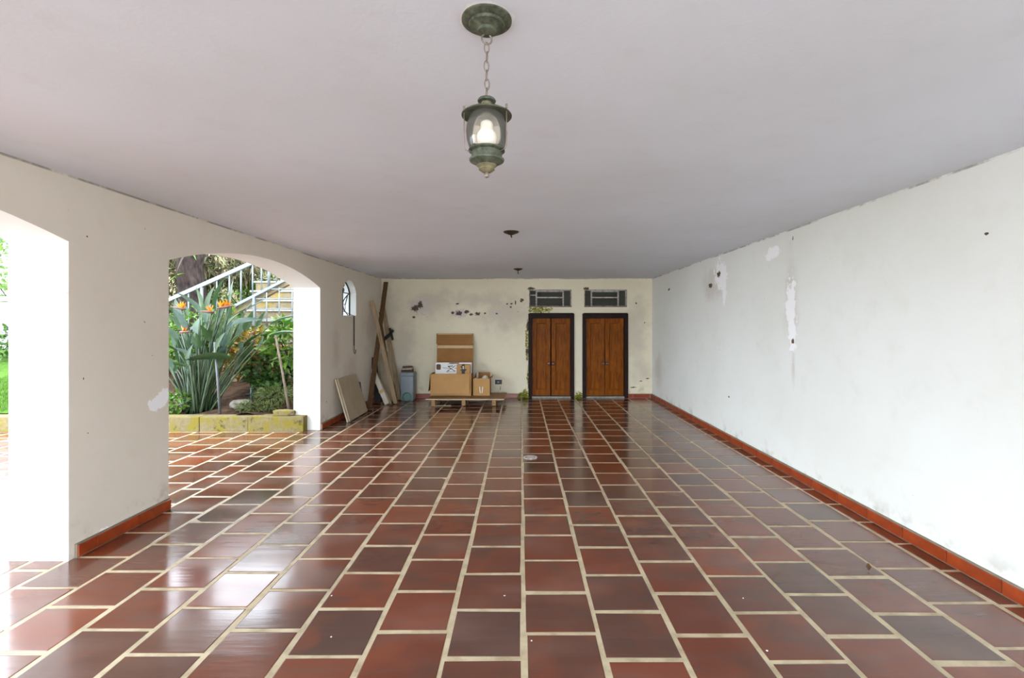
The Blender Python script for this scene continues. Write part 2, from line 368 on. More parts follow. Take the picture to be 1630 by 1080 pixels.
# ---- left wall: three arches' worth of arcade (two in reach of the camera) and a small arched window
SPR, RISE, HW = 2.03, .22, 1.47
RAD = (HW*HW+RISE*RISE)/(2*RISE)
ARCH = [(.10, 3.04), (3.905, 6.845)]
WIN = (7.70, 8.345, 1.645, 2.06, 2.25)     # y0 y1 sill spring apex
def arch_z(y, a): c = (a[0]+a[1])/2; return SPR+RISE-RAD+math.sqrt(max(RAD*RAD-(y-c)**2, 0))
WR = ((.3225**2+(WIN[4]-WIN[3])**2)/(2*(WIN[4]-WIN[3])))
def win_z(y): c = (WIN[0]+WIN[1])/2; return WIN[4]-WR+math.sqrt(WR*WR-min((y-c)**2, .3225**2))
def wall_left():
    bm = bmesh.new(); ys = [YF]; kinds = []
    def add(y, k): ys.append(y); kinds.append(k)
    add(ARCH[0][0], 's')
    for i in range(1, 29): add(ARCH[0][0]+(ARCH[0][1]-ARCH[0][0])*i/28, 0)
    add(ARCH[1][0], 's')
    for i in range(1, 29): add(ARCH[1][0]+(ARCH[1][1]-ARCH[1][0])*i/28, 1)
    add(WIN[0], 's')
    for i in range(1, 17): add(WIN[0]+(WIN[1]-WIN[0])*i/16, 'w')
    add(YB+.15, 's')
    T = ZC+.10
    jm = []
    for y0, y1, k in zip(ys, ys[1:], kinds):
        lo = [(0, 0, T, T)] if k == 's' else [(arch_z(y0, ARCH[k]), arch_z(y1, ARCH[k]), T, T)] if k in (0, 1) else [(0, 0, WIN[2], WIN[2]), (win_z(y0), win_z(y1), T, T)]
        for a0, a1, b0, b1 in lo:
            for X in (XL, XLO): quad(bm, (X, y0, a0), (X, y1, a1), (X, y1, b1), (X, y0, b0))
        if k in (0, 1): quad(bm, (XL, y0, lo[0][0]), (XL, y1, lo[0][1]), (XLO, y1, lo[0][1]), (XLO, y0, lo[0][0])); jm.append(len(bm.faces)-1)
        if k == 'w':
            quad(bm, (XL, y0, win_z(y0)), (XL, y1, win_z(y1)), (XLO, y1, win_z(y1)), (XLO, y0, win_z(y0))); jm.append(len(bm.faces)-1)
            quad(bm, (XL, y0, WIN[2]), (XL, y1, WIN[2]), (XLO, y1, WIN[2]), (XLO, y0, WIN[2])); jm.append(len(bm.faces)-1)
    for y, z0, z1 in ((ARCH[0][0], 0, SPR), (ARCH[0][1], 0, SPR), (ARCH[1][0], 0, SPR), (ARCH[1][1], 0, SPR), (WIN[0], WIN[2], WIN[3]), (WIN[1], WIN[2], WIN[3]), (YF, 0, T), (YB+.15, 0, T)):
        quad(bm, (XL, y, z0), (XLO, y, z0), (XLO, y, z1), (XL, y, z1)); jm.append(len(bm.faces)-1)
    bm.faces.ensure_lookup_table()
    for i in jm: bm.faces[i].material_index = 1
    me = bpy.data.meshes.new('wall_left'); bm.to_mesh(me); bm.free()
    me.materials.append(M['plaster_left']); me.materials.append(M['plaster_jamb'])
    return struct(link_mesh('wall_left', me, None), 'white plastered arcade wall with arched openings and small window', 'wall')
wall_left()
struct(obj('wall_right', bx(XR, XR+.15, YF, YB+.15, 0, ZC+.1), 'plaster_right', origin=(0, 0, 0)), 'long white plastered wall with flaking paint patches', 'wall')
def wall_back(ops):
    bm = bmesh.new(); xs = sorted({XL, XR, *[v for o in ops for v in o[:2]]}); zs = sorted({0, ZC+.1, *[v for o in ops for v in o[2:]]})
    inside = lambda x, z: any(o[0] < x < o[1] and o[2] < z < o[3] for o in ops)
    for x0, x1 in zip(xs, xs[1:]):
        for z0, z1 in zip(zs, zs[1:]):
            if inside((x0+x1)/2, (z0+z1)/2): continue
            for Y in (YB, YB+.15): quad(bm, (x0, Y, z0), (x1, Y, z0), (x1, Y, z1), (x0, Y, z1))
    for o in ops:
        x0, x1, z0, z1 = o
        for p, q in (((x0, z0), (x1, z0)), ((x1, z0), (x1, z1)), ((x1, z1), (x0, z1)), ((x0, z1), (x0, z0))):
            quad(bm, (p[0], YB, p[1]), (q[0], YB, q[1]), (q[0], YB+.15, q[1]), (p[0], YB+.15, p[1]))
    return struct(obj('wall_back', bm, 'plaster_back', origin=(0, 0, 0)), 'stained cream back wall with two doors and vents', 'wall')
S = .012897
D1 = ((841-VX)*S, (914-VX)*S); D2 = ((927-VX)*S, (999.5-VX)*S); DZ = H-(499.5-VY)*S
V1 = ((842-VX)*S, (910-VX)*S); V2 = ((930-VX)*S, (998-VX)*S); VZ0, VZ1 = H-(488-VY)*S, H-(461-VY)*S
wall_back([(*D1, 0, DZ), (*D2, 0, DZ), (*V1, VZ0, VZ1), (*V2, VZ0, VZ1)])
struct(obj('ceiling', bx(XLO, XR+.15, YF, YB+.15, ZC, ZC+.2), 'plaster_ceiling', origin=(0, 0, 0)), 'smooth off white plaster ceiling', 'ceiling')
struct(obj('ceiling_added_eave', bx(-4.65, XLO, YF, 6.6, 2.62, 2.74), 'added_eave_slab', origin=(0, 0, 0)), 'unseen overhang added to shade the arcade jambs', 'added_eave')  # invented overhang, out of view, put in to dim light on the arch jambs
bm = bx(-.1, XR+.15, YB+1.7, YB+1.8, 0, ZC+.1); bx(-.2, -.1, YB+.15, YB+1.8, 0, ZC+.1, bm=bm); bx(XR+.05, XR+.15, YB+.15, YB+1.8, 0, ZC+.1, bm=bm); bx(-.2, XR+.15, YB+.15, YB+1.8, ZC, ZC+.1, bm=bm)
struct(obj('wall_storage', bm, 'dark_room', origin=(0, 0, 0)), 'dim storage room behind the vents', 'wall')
# ---- floor: grout bed with terracotta tiles set in it
floor = struct(obj('floor', bx(-8.2, XR+.15, YF-.02, YB+1.8, -.12, 0), 'grout', origin=(0, 0, 0)), 'glossy terracotta tile floor with pale grout', 'floor')
TP, G, TX0 = .3623, .026, .0125
cols = []                                  # (x0, x1, y phase)
lines = [TX0+TP*n for n in range(-8, 8)]
for n in range(-8, 7):
    ph = (2.325 if n % 2 == 0 else 2.150) - .0055*n + (.0 if n < 6 else -.07)
    cols.append((lines[n+8], lines[n+9], ph))
cols.append((lines[15], XR+.01, 2.215-.02))
ox = [lines[0], -3.1]
while ox[-1] > -8.0: ox.append(ox[-1]-(.35 if len(ox) == 2 else TP))
for i, (a, b) in enumerate(zip(ox, ox[1:])): cols.append((b, a, 2.20+(.17 if i % 2 else 0)))
def tile_bm(w_, d_, bm=None, c=(0, 0, 0)):
    bm = bm or bmesh.new(); b, t = .005, .0014
    def ring(dx, z): return [bm.verts.new((c[0]+sx*(w_/2-dx), c[1]+sy*(d_/2-dx), c[2]+z)) for sx, sy in ((-1, -1), (1, -1), (1, 1), (-1, 1))]
    r0, r1, r2 = ring(0, -.004), ring(.0005, t*.4), ring(b, t)
    bm.faces.new(r2)
    for A, B in ((r0, r1), (r1, r2)):
        for k in range(4): bm.faces.new((A[k], A[(k+1) % 4], B[(k+1) % 4], B[k]))
    return bm
def solid_at(y):                            # is the left wall solid at this y
    return not any(a < y < b for a, b in ARCH)
tiles = []
for x0, x1, ph in cols:
    y_end = 6.70 if x1 < XLO+.3 and (x0+x1)/2 < -3.0 else YB
    k = math.floor((YF-ph)/TP)+1
    while True:
        ya = ph+k*TP; yb = ya+TP; k += 1
        if ya > y_end: break
        yb = min(yb, y_end+.01)
        if yb-ya < .06: continue
        cx, cy = (x0+x1)/2, (ya+yb)/2
        if XLO < cx < XL and solid_at(cy): pass
        vis = 0
        if cy > 1.9:
            px, py = VX+F*cx/cy, VY+F*H/cy
            hidden = cx < XL and solid_at(cy*XL/cx)
            if -60 < px < 1690 and py < 1110 and not hidden: vis = (x1-x0)*(yb-ya)/cy**3
        tiles.append((vis, cx, cy, x1-x0-G, yb-ya-G))
tiles.sort(reverse=True)
cache = {}
rest = bmesh.new(); nt = 0
for vis, cx, cy, w_, d_ in tiles:
    if w_ < .03 or d_ < .02: continue
    w_ += R.uniform(-.004, .003); d_ += R.uniform(-.004, .003)
    if vis > 0 and nt < 300:
        key = (round(w_, 2), round(d_, 2))
        if key not in cache:
            b = tile_bm(*key); me = bpy.data.meshes.new('tile'); bmesh.ops.recalc_face_normals(b, faces=b.faces[:]); b.to_mesh(me); b.free(); cache[key] = me
        o = link_mesh('tile', cache[key], 'tile', floor, (cx+R.uniform(-.002, .002), cy+R.uniform(-.003, .003), 0), (R.gauss(0, .0022), R.gauss(0, .0022), R.gauss(0, .004))); nt += 1
    else: tile_bm(w_, d_, rest, (cx, cy, R.uniform(-.0005, .0005)))
o = obj('tile_field', rest, 'tile', floor, origin=(0, 0, 0)); o['kind'] = 'stuff'
# ---- baseboards of terracotta strips
def baseboard(name, label, p0, p1, nrm, seg, phase=0., hgt=.08):
    p0, p1, nrm = Vector(p0), Vector(p1), Vector(nrm); L = (p1-p0).length; d = (p1-p0)/L; bmm = bmesh.new()
    beam(p0+nrm*.009+Vector((0, 0, hgt/2+.004)), p1+nrm*.009+Vector((0, 0, hgt/2+.004)), .018, hgt+.012, bm=bmm)
    root = struct(obj(name, bmm, 'mortar'), label, 'baseboard'); s = -phase; 
    while s < L-.01:
        a, b = max(s, 0), min(s+seg, L); s += seg
        if b-a < .03: continue
        q = nrm*.018+Vector((0, 0, hgt/2+.006))
        obj('baseboard_tile', beam(p0+d*(a+.004)+q, p1+d*(b-L-.004)+q, .018, hgt-.004, bev=.003), 'skirting', root)
    return root
baseboard('baseboard_right', 'terracotta baseboard along the long right wall', (XR, YF, 0), (XR, YB, 0), (-1, 0, 0), .345, .22)
baseboard('baseboard_pier', 'terracotta baseboard on the pier between the arches', (XL, 3.08, 0), (XL, 3.90, 0), (1, 0, 0), .355, .22)
baseboard('baseboard_left', 'terracotta baseboard under the small arched window', (XL, 6.86, 0), (XL, YB, 0), (1, 0, 0), .345)
baseboard('baseboard_back', 'terracotta baseboard behind the pallet on back wall', (XL+.03, YB, 0), (D1[0]-.16, YB, 0), (0, -1, 0), .345)
baseboard('baseboard_corner', 'short terracotta baseboard between right door and corner', (D2[1]+.0, YB, 0), (XR-.03, YB, 0), (0, -1, 0), .345, .25)
# ---- cabinet doors in the back wall
def door(name, label, x0, x1, ajar):
    zt = DZ; fw = .075; y = YB
    bm = bx(x0, x0+fw, y-.03, y+.12, 0, zt, .006)
    root = thing(name, label, 'door', ((x0+x1)/2, y, 0)); root['kind'] = 'structure'
    obj('door_post', bm, 'frame_wood', root); obj('door_post', bx(x1-fw, x1, y-.03, y+.12, 0, zt, .006), 'frame_wood', root)
    obj('door_head', bx(x0+.0, x1, y-.035, y+.12, zt-.09, zt, .006), 'frame_wood', root)
    obj('door_drip', bx(x0+.02, x1-.02, y-.05, y, zt-.012, zt+.012), 'frame_wood', root)
    obj('door_sill', bx(x0+fw, x1-fw, y-.02, y+.12, 0, .035), 'sill_stone', root)
    xm = (x0+x1)/2+(-.0 if not ajar else -.0)
    for side in (0, 1):
        a, b = (x0+fw+.003, xm-.006) if side == 0 else (xm+.006, x1-fw-.003)
        if side == 0 and ajar: b -= 0.008
        yo = y+.035 if not (ajar and side == 0) else y+.05
        za, zb = .045, zt-.095; st = .085
        bm = bmesh.new()
        bx(a, a+st, yo, yo+.035, za, zb, .004, bm); bx(b-st, b, yo, yo+.035, za, zb, .004, bm)
        bx(a+st, b-st, yo, yo+.035, zb-.10, zb, .004, bm); bx(a+st, b-st, yo, yo+.035, za, za+.12, .004, bm)
        leaf = obj('door_leaf', bm, 'door_wood', root)
        bm = bmesh.new(); pw0, pw1, pz0, pz1 = a+st, b-st, za+.12, zb-.10
        bx(pw0, pw1, yo+.016, yo+.03, pz0, pz1, 0, bm)
        obj('panel', bm, 'door_wood', leaf)
        mo = bmesh.new(); m_ = .02                                            # sloped moulding around the panel
        o4 = [(pw0, pz0), (pw1, pz0), (pw1, pz1), (pw0, pz1)]; i4 = [(pw0+m_, pz0+m_), (pw1-m_, pz0+m_), (pw1-m_, pz1-m_), (pw0+m_, pz1-m_)]
        for k in range(4):
            p, q, q2, p2 = o4[k], o4[(k+1) % 4], i4[(k+1) % 4], i4[k]
            quad(mo, (p[0], yo+.001, p[1]), (q[0], yo+.001, q[1]), (q2[0], yo+.014, q2[1]), (p2[0], yo+.014, p2[1]))
            quad(mo, (p2[0], yo+.014, p2[1]), (q2[0], yo+.014, q2[1]), (q2[0], yo+.0165, q2[1]), (p2[0], yo+.0165, p2[1]))
        obj('panel_moulding', mo, 'door_wood', leaf)
        kx = b-.035 if side == 0 else a+.035
        kb = lathe([(0, 0), (.018, 0), (.013, .02), (.03, .032), (.036, .046), (.028, .06), (0, .066)], n=14)
        bmesh.ops.transform(kb, matrix=Matrix.Translation((kx, yo, .71 if 1 else 0)) @ Euler((PI/2, 0, 0)).to_matrix().to_4x4(), verts=kb.verts[:])
        obj('door_knob', kb, 'knob_wood', leaf, smooth=.7)
    return root
door('door_1', 'left wooden double cupboard door with crumbling mossy plaster beside it', *D1, True)
door('door_2', 'right wooden double cupboard door nearest the corner', *D2, False)
# ---- steel vent windows above the doors
def vent(name, label, x0, x1, extra):
    z0, z1 = VZ0, VZ1; y = YB+.055; t = .022
    root = thing(name, label, 'window', ((x0+x1)/2, YB+.06, z0)); root['kind'] = 'structure'
    bm = bx(x0, x0+t, y, y+.03, z0, z1); bx(x1-t, x1, y, y+.03, z0, z1, bm=bm); bx(x0, x1, y, y+.03, z0, z0+t*.7, bm=bm); bx(x0, x1, y, y+.03, z1-t, z1, bm=bm)
    obj('window_frame', bm, 'vent_paint', root)
    xa, xb, zm = x0+.155, x1-.17, (z0+z1)/2+.01
    for x in (xa, xb): obj('mullion', bx(x-.014, x+.014, y-.012, y+.03, z0, z1-.01), 'vent_paint', root)
    obj('transom', bx(xa, xb, y-.022, y+.02, zm-.013, zm+.013), 'vent_paint', root); obj('transom', bx(xa, xb, y-.02, y+.02, z1-.05, z1-.022), 'vent_paint', root)
    if extra: obj('transom', bx(x0, xa, y, y+.02, z1-.125, z1-.105), 'vent_paint', root)
    for a, b, c, d in ((x0+t, xa-.01, z0+t, z1-t), (xa+.01, xb-.01, z0+t, zm-.013), (xa+.01, xb-.01, zm+.013, z1-.05), (xb+.01, x1-t, z0+t, z1-t)):
        obj('pane', bx(a, b, y+.012, y+.016, c, d), 'vent_glass', root)
    obj('lever', tube([((xa+xb)/2, y-.02, zm-.02), ((xa+xb)/2, y-.035, zm-.05)], .006, 6), 'vent_rust', root)
    obj('sill', bx(x0, x1, YB-.008, YB+.06, z0-.012, z0+.004), 'vent_rust', root)
vent('window_2', 'left steel framed vent window above the mossy door', *V1, True)
vent('window_3', 'right steel framed vent window nearest the corner', *V2, False)
# ---- small arched window in the left wall: iron grille in frosted panes
def small_window():
    y0, y1, z0, zs, za = WIN; X = -3.005; yc = (y0+y1)/2
    root = thing('window_1', 'small arched window with iron grille in left wall', 'window', (X, yc, z0)); root['kind'] = 'structure'
    arc = [(y1-(y1-y0)*i/14, 0) for i in range(15)]; arc = [(y, win_z(y)) for y, _ in arc]
    out = [(y0, z0), (y1, z0)] + arc
    pts = [(X+.02, y, z) for y, z in out]
    obj('window_frame', tube(pts+[pts[0]], .014, 6), 'iron', root)
    zt = z0+.40
    halves = [[(y0, z0), (yc, z0), (yc, zt), (y0, zt)], [(yc, z0), (y1, z0), (y1, zt), (yc, zt)],
              [(y0, zt), (yc, zt)] + [p for p in arc if p[0] <= yc+1e-4], [(yc, zt), (y1, zt)] + [p for p in arc if p[0] >= yc-1e-4]]
    for h in halves: obj('pane', prism(h, 'x', X-.004, X+.002), 'frosted_glass', root)
    def bar(p): obj('bar', tube([(X+.02, y, z) for y, z in p], .009, 6), 'iron', root)
    bar([(y0, zt), (y1, zt)]); bar([(yc, z0), (yc, win_z(yc))])
    for s in (-1, 1):
        bar([(yc+s*(.30-.30*math.sin(t*PI)), z0+.40*t) for t in [i/10 for i in range(11)]])
        bar([(yc+s*.06*math.sin(t*PI*2), zt+.0+(.17)*t) for t in [i/8 for i in range(9)]])
        bar([(yc+s*.12, z0+.2), (yc+s*.22, z0+.36)])
    obj('sill', bx(XLO+.02, XL+.012, y0, y1, z0-.002, z0+.012), 'chipped_plaster', root)
small_window()
# ================================================================== lamp
def lantern():
    cx, cy = -.107, 1.495; z = ZC
    root = thing('pendant_lantern', 'green patinated lantern with glass chimney hanging on a chain', 'lamp', (cx, cy, z-.49))
    cp = lathe([(0, 0), (.078, 0), (.078, -.008), (.068, -.014), (.056, -.016), (.054, -.024), (.036, -.03), (.03, -.034), (.028, -.042), (.012, -.05), (0, -.05)], (cx, cy, z), 36)
    can = obj('canopy', cp, 'patina', root, smooth=.6)
    chips = bmesh.new()                                                       # ragged ring of torn paint round the canopy
    ring = [(.0, .0)]; n = 40; rr = [.079+R.uniform(.0, .011) for _ in range(n)]
    vi = [chips.verts.new((cx+.07*math.cos(2*PI*k/n), cy+.07*math.sin(2*PI*k/n), z-.003)) for k in range(n)]
    vo = [chips.verts.new((cx+rr[k]*math.cos(2*PI*k/n), cy+rr[k]*math.sin(2*PI*k/n), z-.002)) for k in range(n)]
    for k in range(n): chips.faces.new((vi[k], vi[(k+1) % n], vo[(k+1) % n], vo[k]))
    obj('torn_paint', chips, 'chipped_plaster', can)
    obj('loop', torus((cx, cy, z-.062), .016, .0028, (PI/2, 0, .3), 18, 6), 'chain_metal', can)
    zz = z-.076; zl = z-.246
    nl = 6; pitch = (zz-zl)/nl
    for i in range(nl):
        c = zz-pitch*(i+.5)
        obj('chain_link', torus((cx+.001*math.sin(i*2), cy, c), .0075, .0018, (PI/2, 0, .35+(PI/2 if i % 2 else 0)), 18, 6, 1., (pitch/2+.003)/.0075), 'chain_metal', root)
    b = zl                                                                    # body, measured down from the top of the cap
    obj('cap', lathe([(0, 0), (.010, 0), (.026, -.004), (.029, -.009), (.028, -.012), (.018, -.015), (0, -.015)], (cx, cy, b), 32), 'patina', root, smooth=.6)
    obj('neck', lathe([(.017, -.014), (.017, -.030), (.026, -.040), (.026, -.044), (.0, -.044), (0, -.014)], (cx, cy, b), 28), 'patina_brass', root, smooth=.6)
    obj('lid', lathe([(.024, -.040), (.052, -.044), (.073, -.050), (.0785, -.054), (.0785, -.057), (.070, -.054), (.05, -.049), (.024, -.046)], (cx, cy, b), 40), 'patina', root, smooth=.6)
    gl = lathe([(.047, -.049), (.055, -.062), (.062, -.085), (.0645, -.108), (.062, -.132), (.055, -.154), (.047, -.166), (.0455, -.166), (.0535, -.154), (.0605, -.132), (.063, -.108), (.0605, -.085), (.0535, -.062), (.0455, -.049)], (cx, cy, b), 40)
    obj('glass_chimney', gl, 'lantern_glass', root, smooth=True)
    bulb = lathe([(.0, -.070), (.010, -.071), (.018, -.077), (.020, -.084), (.0185, -.094), (.021, -.101), (.029, -.111), (.0315, -.123), (.030, -.137), (.024, -.149), (.014, -.155), (.013, -.172), (0, -.172)], (cx, cy, b), 28)
    obj('bulb', bulb, 'bulb_white', root, smooth=True)
    obj('burner_cup', lathe([(0, -.164), (.044, -.162), (.0555, -.161), (.057, -.166), (.0475, -.170), (.0475, -.190), (.055, -.193), (.053, -.198), (.036, -.207), (.030, -.211), (0, -.211)], (cx, cy, b), 36), 'patina', root, smooth=.6)
    obj('base', lathe([(0, -.205), (.030, -.207), (.032, -.212), (.026, -.216), (.023, -.220), (.025, -.224), (.018, -.229), (.012, -.233), (0, -.234)], (cx, cy, b), 28), 'patina_brass', root, smooth=.6)
    obj('finial', lathe([(0, -.230), (.006, -.232), (.0045, -.236), (.0085, -.241), (.006, -.247), (0, -.250)], (cx, cy, b), 16), 'chain_metal', root, smooth=True)
    for a in (math.radians(196), math.radians(-28)):
        d = Vector((math.cos(a), math.sin(a), 0)); c = Vector((cx, cy, b))
        p = [c+d*.071+Vector((0, 0, -.038)), c+d*.071+Vector((0, 0, -.10)), c+d*.070+Vector((0, 0, -.160)), c+d*.066+Vector((0, 0, -.168)), c+d*.046+Vector((0, 0, -.174))]
        obj('guard_rod', tube(p, .0017, 6), 'chain_metal', root)
        obj('rod_nut', lathe([(0, -.034), (.0035, -.034), (.0035, -.046), (0, -.046)], c+d*.071, 10), 'chain_metal', root)
lantern()
def stub(label, cx, cy, k):
    root = thing('ceiling_canopy', label, 'lamp mount', (cx, cy, ZC-.06), 'empty lamp mounts on the ceiling')
    obj('canopy', lathe([(0, 0), (.078, 0), (.078, -.006), (.066, -.016), (.045, -.022), (.03, -.03), (.012, -.036), (0, -.036)], (cx, cy, ZC), 28), 'dark_bronze', root, smooth=.6)
    obj('hook', tube([(cx, cy, ZC-.03), (cx, cy, ZC-.05-k), (cx+.008, cy, ZC-.06-k)], .007, 8), 'dark_bronze', root)
stub('bare dark lamp canopy on the middle of the ceiling', -.101, 4.895, .0)
stub('bare dark lamp canopy on ceiling nearest the back wall', -.05, 8.12, .03)
# ================================================================== things along the back and left wall
# leaning square boards
A_, B_ = Vector((-2.67, 7.37, .006)), Vector((-2.69, 8.275, .006)); T1, T2 = Vector((-2.845, 7.335, .665)), Vector((-2.845, 8.14, .665))
def sheet(name, c4, th, mat, parent=None, off=0.):
    n = (c4[1]-c4[0]).cross(c4[3]-c4[0]).normalized(); bm = bmesh.new()
    f = [bm.verts.new(p+n*off) for p in c4]; b = [bm.verts.new(p+n*(off+th)) for p in c4]
    bm.faces.new(f); bm.faces.new(b[::-1])
    for k in range(4): bm.faces.new((f[k], b[k], b[(k+1) % 4], f[(k+1) % 4]))
    return obj(name, bm, mat, parent)
tag(sheet('leaning_board', [B_, A_, T1, T2], .02, 'board_beige', None, -.045), 'beige square board leaning on the left wall, outer of two', 'board', 'square boards leaning on the left wall')
tag(sheet('leaning_board', [B_+Vector((0, .01, 0)), A_+Vector((0, -.02, 0)), T1+Vector((0, -.02, 0)), T2], .02, 'board_edge', None, -.018), 'beige square board leaning behind the outer square board', 'board', 'square boards leaning on the left wall')
tag(obj('dark_board', beam((-2.76, 8.40, .01), (-2.838, 8.40, .50), .10, .012, (1, 0, 0)), 'black_plastic'), 'narrow black board leaning behind the square boards', 'board')
# long planks in the corner
def plank(label, a, b, wd, th, mat, up=(0, -1, 0)): return tag(obj('plank', beam(a, b, wd, th, up, .003), mat), label, 'plank', 'planks leaning in the corner')
plank('tallest dark brown plank reaching nearly to the ceiling', (-2.70, 8.53, .02), (-2.745, 9.74, 2.37), .085, .03, 'plank_brown')
plank('pale plank crossing in front of the tall dark plank', (-2.37, 9.06, .02), (-2.825, 9.08, 1.96), .075, .03, 'plank_pale', (0, -1, 0))
plank('pale plank standing closest to the grey bin', (-2.41, 9.50, .02), (-2.80, 9.74, 1.85), .08, .03, 'plank_pale')
plank('thin dark red slat between the two pale planks', (-2.52, 9.42, .02), (-2.79, 9.62, 1.42), .035, .025, 'plank_red')
plank('thin brown batten beside the wide grey panel', (-2.46, 9.25, .02), (-2.80, 9.50, 1.75), .03, .03, 'plank_brown')
plank('wide grey panel behind the pale crossing plank', (-2.55, 9.28, .02), (-2.715, 9.55, .96), .24, .018, 'board_beige')
tag(obj('plank', beam((-2.74, 9.16, .02), (-2.83, 9.22, .88), .12, .012, (0, -1, 0)), 'black_plastic'), 'dark panel low in the corner behind the planks', 'plank', 'planks leaning in the corner')
wr = thing('white_moulding', 'white moulding bundle tied with a band behind tall plank', 'moulding', (-2.5, 8.98, 0))
a, b = Vector((-2.51, 8.98, .02)), Vector((-2.80, 9.02, .66))
obj('moulding_strip', beam(a, b, .085, .025, (0, -1, 0), .004), 'board_white', wr); obj('moulding_strip', beam(a+Vector((.07, .03, 0)), b+Vector((.055, .03, -.05)), .03, .03, (0, -1, 0)), 'plank_pale', wr)
m = a+(b-a)*.25; obj('band', beam(m-Vector((.02, .0, -.05)), m+Vector((-.05, 0, .10)), .10, .032, (0, -1, 0), .006), 'tape', wr)
obj('tie_wire', torus(m+Vector((-.005, 0, -.01)), .052, .003, (PI/2, 0, 0), 20, 5, 1., .5), 'iron', wr)
# black ribbon hanging from the plank
rb = thing('black_ribbon', 'black plastic strip snagged on the plank by the corner', 'strip', (-2.62, 9.62, 1.2))
obj('strip_piece', beam((-2.66, 9.60, 1.28), (-2.56, 9.60, 1.40), .055, .012, (0, -1, 0), .003), 'black_plastic', rb)
obj('strip_piece', beam((-2.63, 9.60, 1.44), (-2.57, 9.60, 1.20), .05, .012, (0, -1, 0), .003), 'black_plastic', rb)
obj('strip_piece', beam((-2.76, 9.60, 1.20), (-2.64, 9.60, 1.30), .07, .012, (0, -1, 0), .003), 'black_plastic', rb)
# curtain-pull iron below the arched window
hk = thing('iron_hook', 'iron strap with hook hanging from the arched window sill', 'hook', (-2.85, 8.18, 1.1))
obj('strap', beam((-2.855, 8.20, 1.15), (-2.855, 8.20, 1.66), .03, .008, (1, 0, 0)), 'iron', hk)
obj('strap_bend', beam((-2.855, 8.20, 1.655), (-3.02, 8.10, 1.74), .022, .008, (0, 0, 1)), 'iron', hk)
obj('hook_wire', tube([(-2.853, 8.20, 1.17)]+[(-2.85, 8.225+.035*math.cos(t), 1.05+.04*math.sin(t)) for t in [PI-.3+i*.5 for i in range(9)]], .005, 6), 'iron', hk)
obj('wire_loop', torus((-3.0, 8.12, 1.80), .055, .005, (.4, PI/2, 0), 20, 5, 1, .6), 'iron', hk)
# grey pedal bin with papers on top
bn = thing('pedal_bin', 'grey pedal bin with old papers on its lid', 'bin', (-2.25, 9.55, 0))
def frustum(x, y, w0, d0, w1, d1, z0, z1, bm=None, bev=0.):
    bm = bm or bmesh.new(); lo = [bm.verts.new((x+sx*w0/2, y+sy*d0/2, z0)) for sx, sy in ((-1, -1), (1, -1), (1, 1), (-1, 1))]; hi = [bm.verts.new((x+sx*w1/2, y+sy*d1/2, z1)) for sx, sy in ((-1, -1), (1, -1), (1, 1), (-1, 1))]
    bm.faces.new(lo[::-1]); bm.faces.new(hi)
    for k in range(4): bm.faces.new((lo[k], lo[(k+1) % 4], hi[(k+1) % 4], hi[k]))
    if bev: bmesh.ops.bevel(bm, geom=bm.edges[:], offset=bev, segments=3, profile=.5, affect='EDGES')
    return bm
obj('bin_body', frustum(-2.25, 9.57, .25, .26, .275, .29, .004, .50, None, .02), 'bin_grey', bn, smooth=.7)
obj('bin_lid', frustum(-2.25, 9.57, .295, .31, .25, .26, .50, .565, None, .015), 'bin_grey', bn, smooth=.7)
obj('pedal', bx(-2.30, -2.20, 9.40, 9.44, .01, .03, .005), 'teal_plastic', bn)
tag(obj('round_tray', lathe([(0, .0), (.075, 0), (.085, .012), (.088, .024), (.08, .024), (.07, .010), (0, .008)], (0, 0, 0), 28), 'teal_plastic'), 'round teal dish standing against the grey bin', 'dish')
o = COL.objects['round_tray']; o.location = (-2.235, 9.405, .09); o.rotation_euler = (math.radians(78), 0, 0)
pp = thing('folded_papers', 'crumpled dark papers lying on the grey bin', 'papers', (-2.26, 9.56, .57))
for i in range(4):
    obj('sheet', box(bmesh.new(), (-2.26+R.uniform(-.02, .02), 9.55+R.uniform(-.02, .02), .582+i*.026), (.24-.015*i, .18, .022), (R.uniform(-.05, .05), R.uniform(-.06, .06), R.uniform(-.4, .4)), .004), ['plank_brown', 'dark_bronze', 'paper', 'brown_print'][i], pp)
# pallet
pl = thing('low_pallet', 'low wooden platform on blocks carrying the cardboard boxes', 'pallet', (-1.0, 9.2, 0))
bm = prism([(-1.757, 8.80), (-.315, 8.80), (-.285, 9.62), (-1.66, 9.62)], 'z', .124, .140); obj('top_panel', bm, 'pallet_wood', pl)
obj('edge_strip', bx(-1.757, -.315, 8.793, 8.80, .125, .141), 'board_edge', pl)
for x in (-1.62, -1.06, -.50):
    for y in (8.86, 9.5): obj('block', bx(x-.035, x+.035, y-.03, y+.05, .012, .124, .004), 'pallet_wood', pl)
for y in (8.88, 9.52): obj('runner', bx(-1.72, -.36 if y > 9 else -1.30, y-.04, y+.04, .006, .012), 'board_edge', pl)
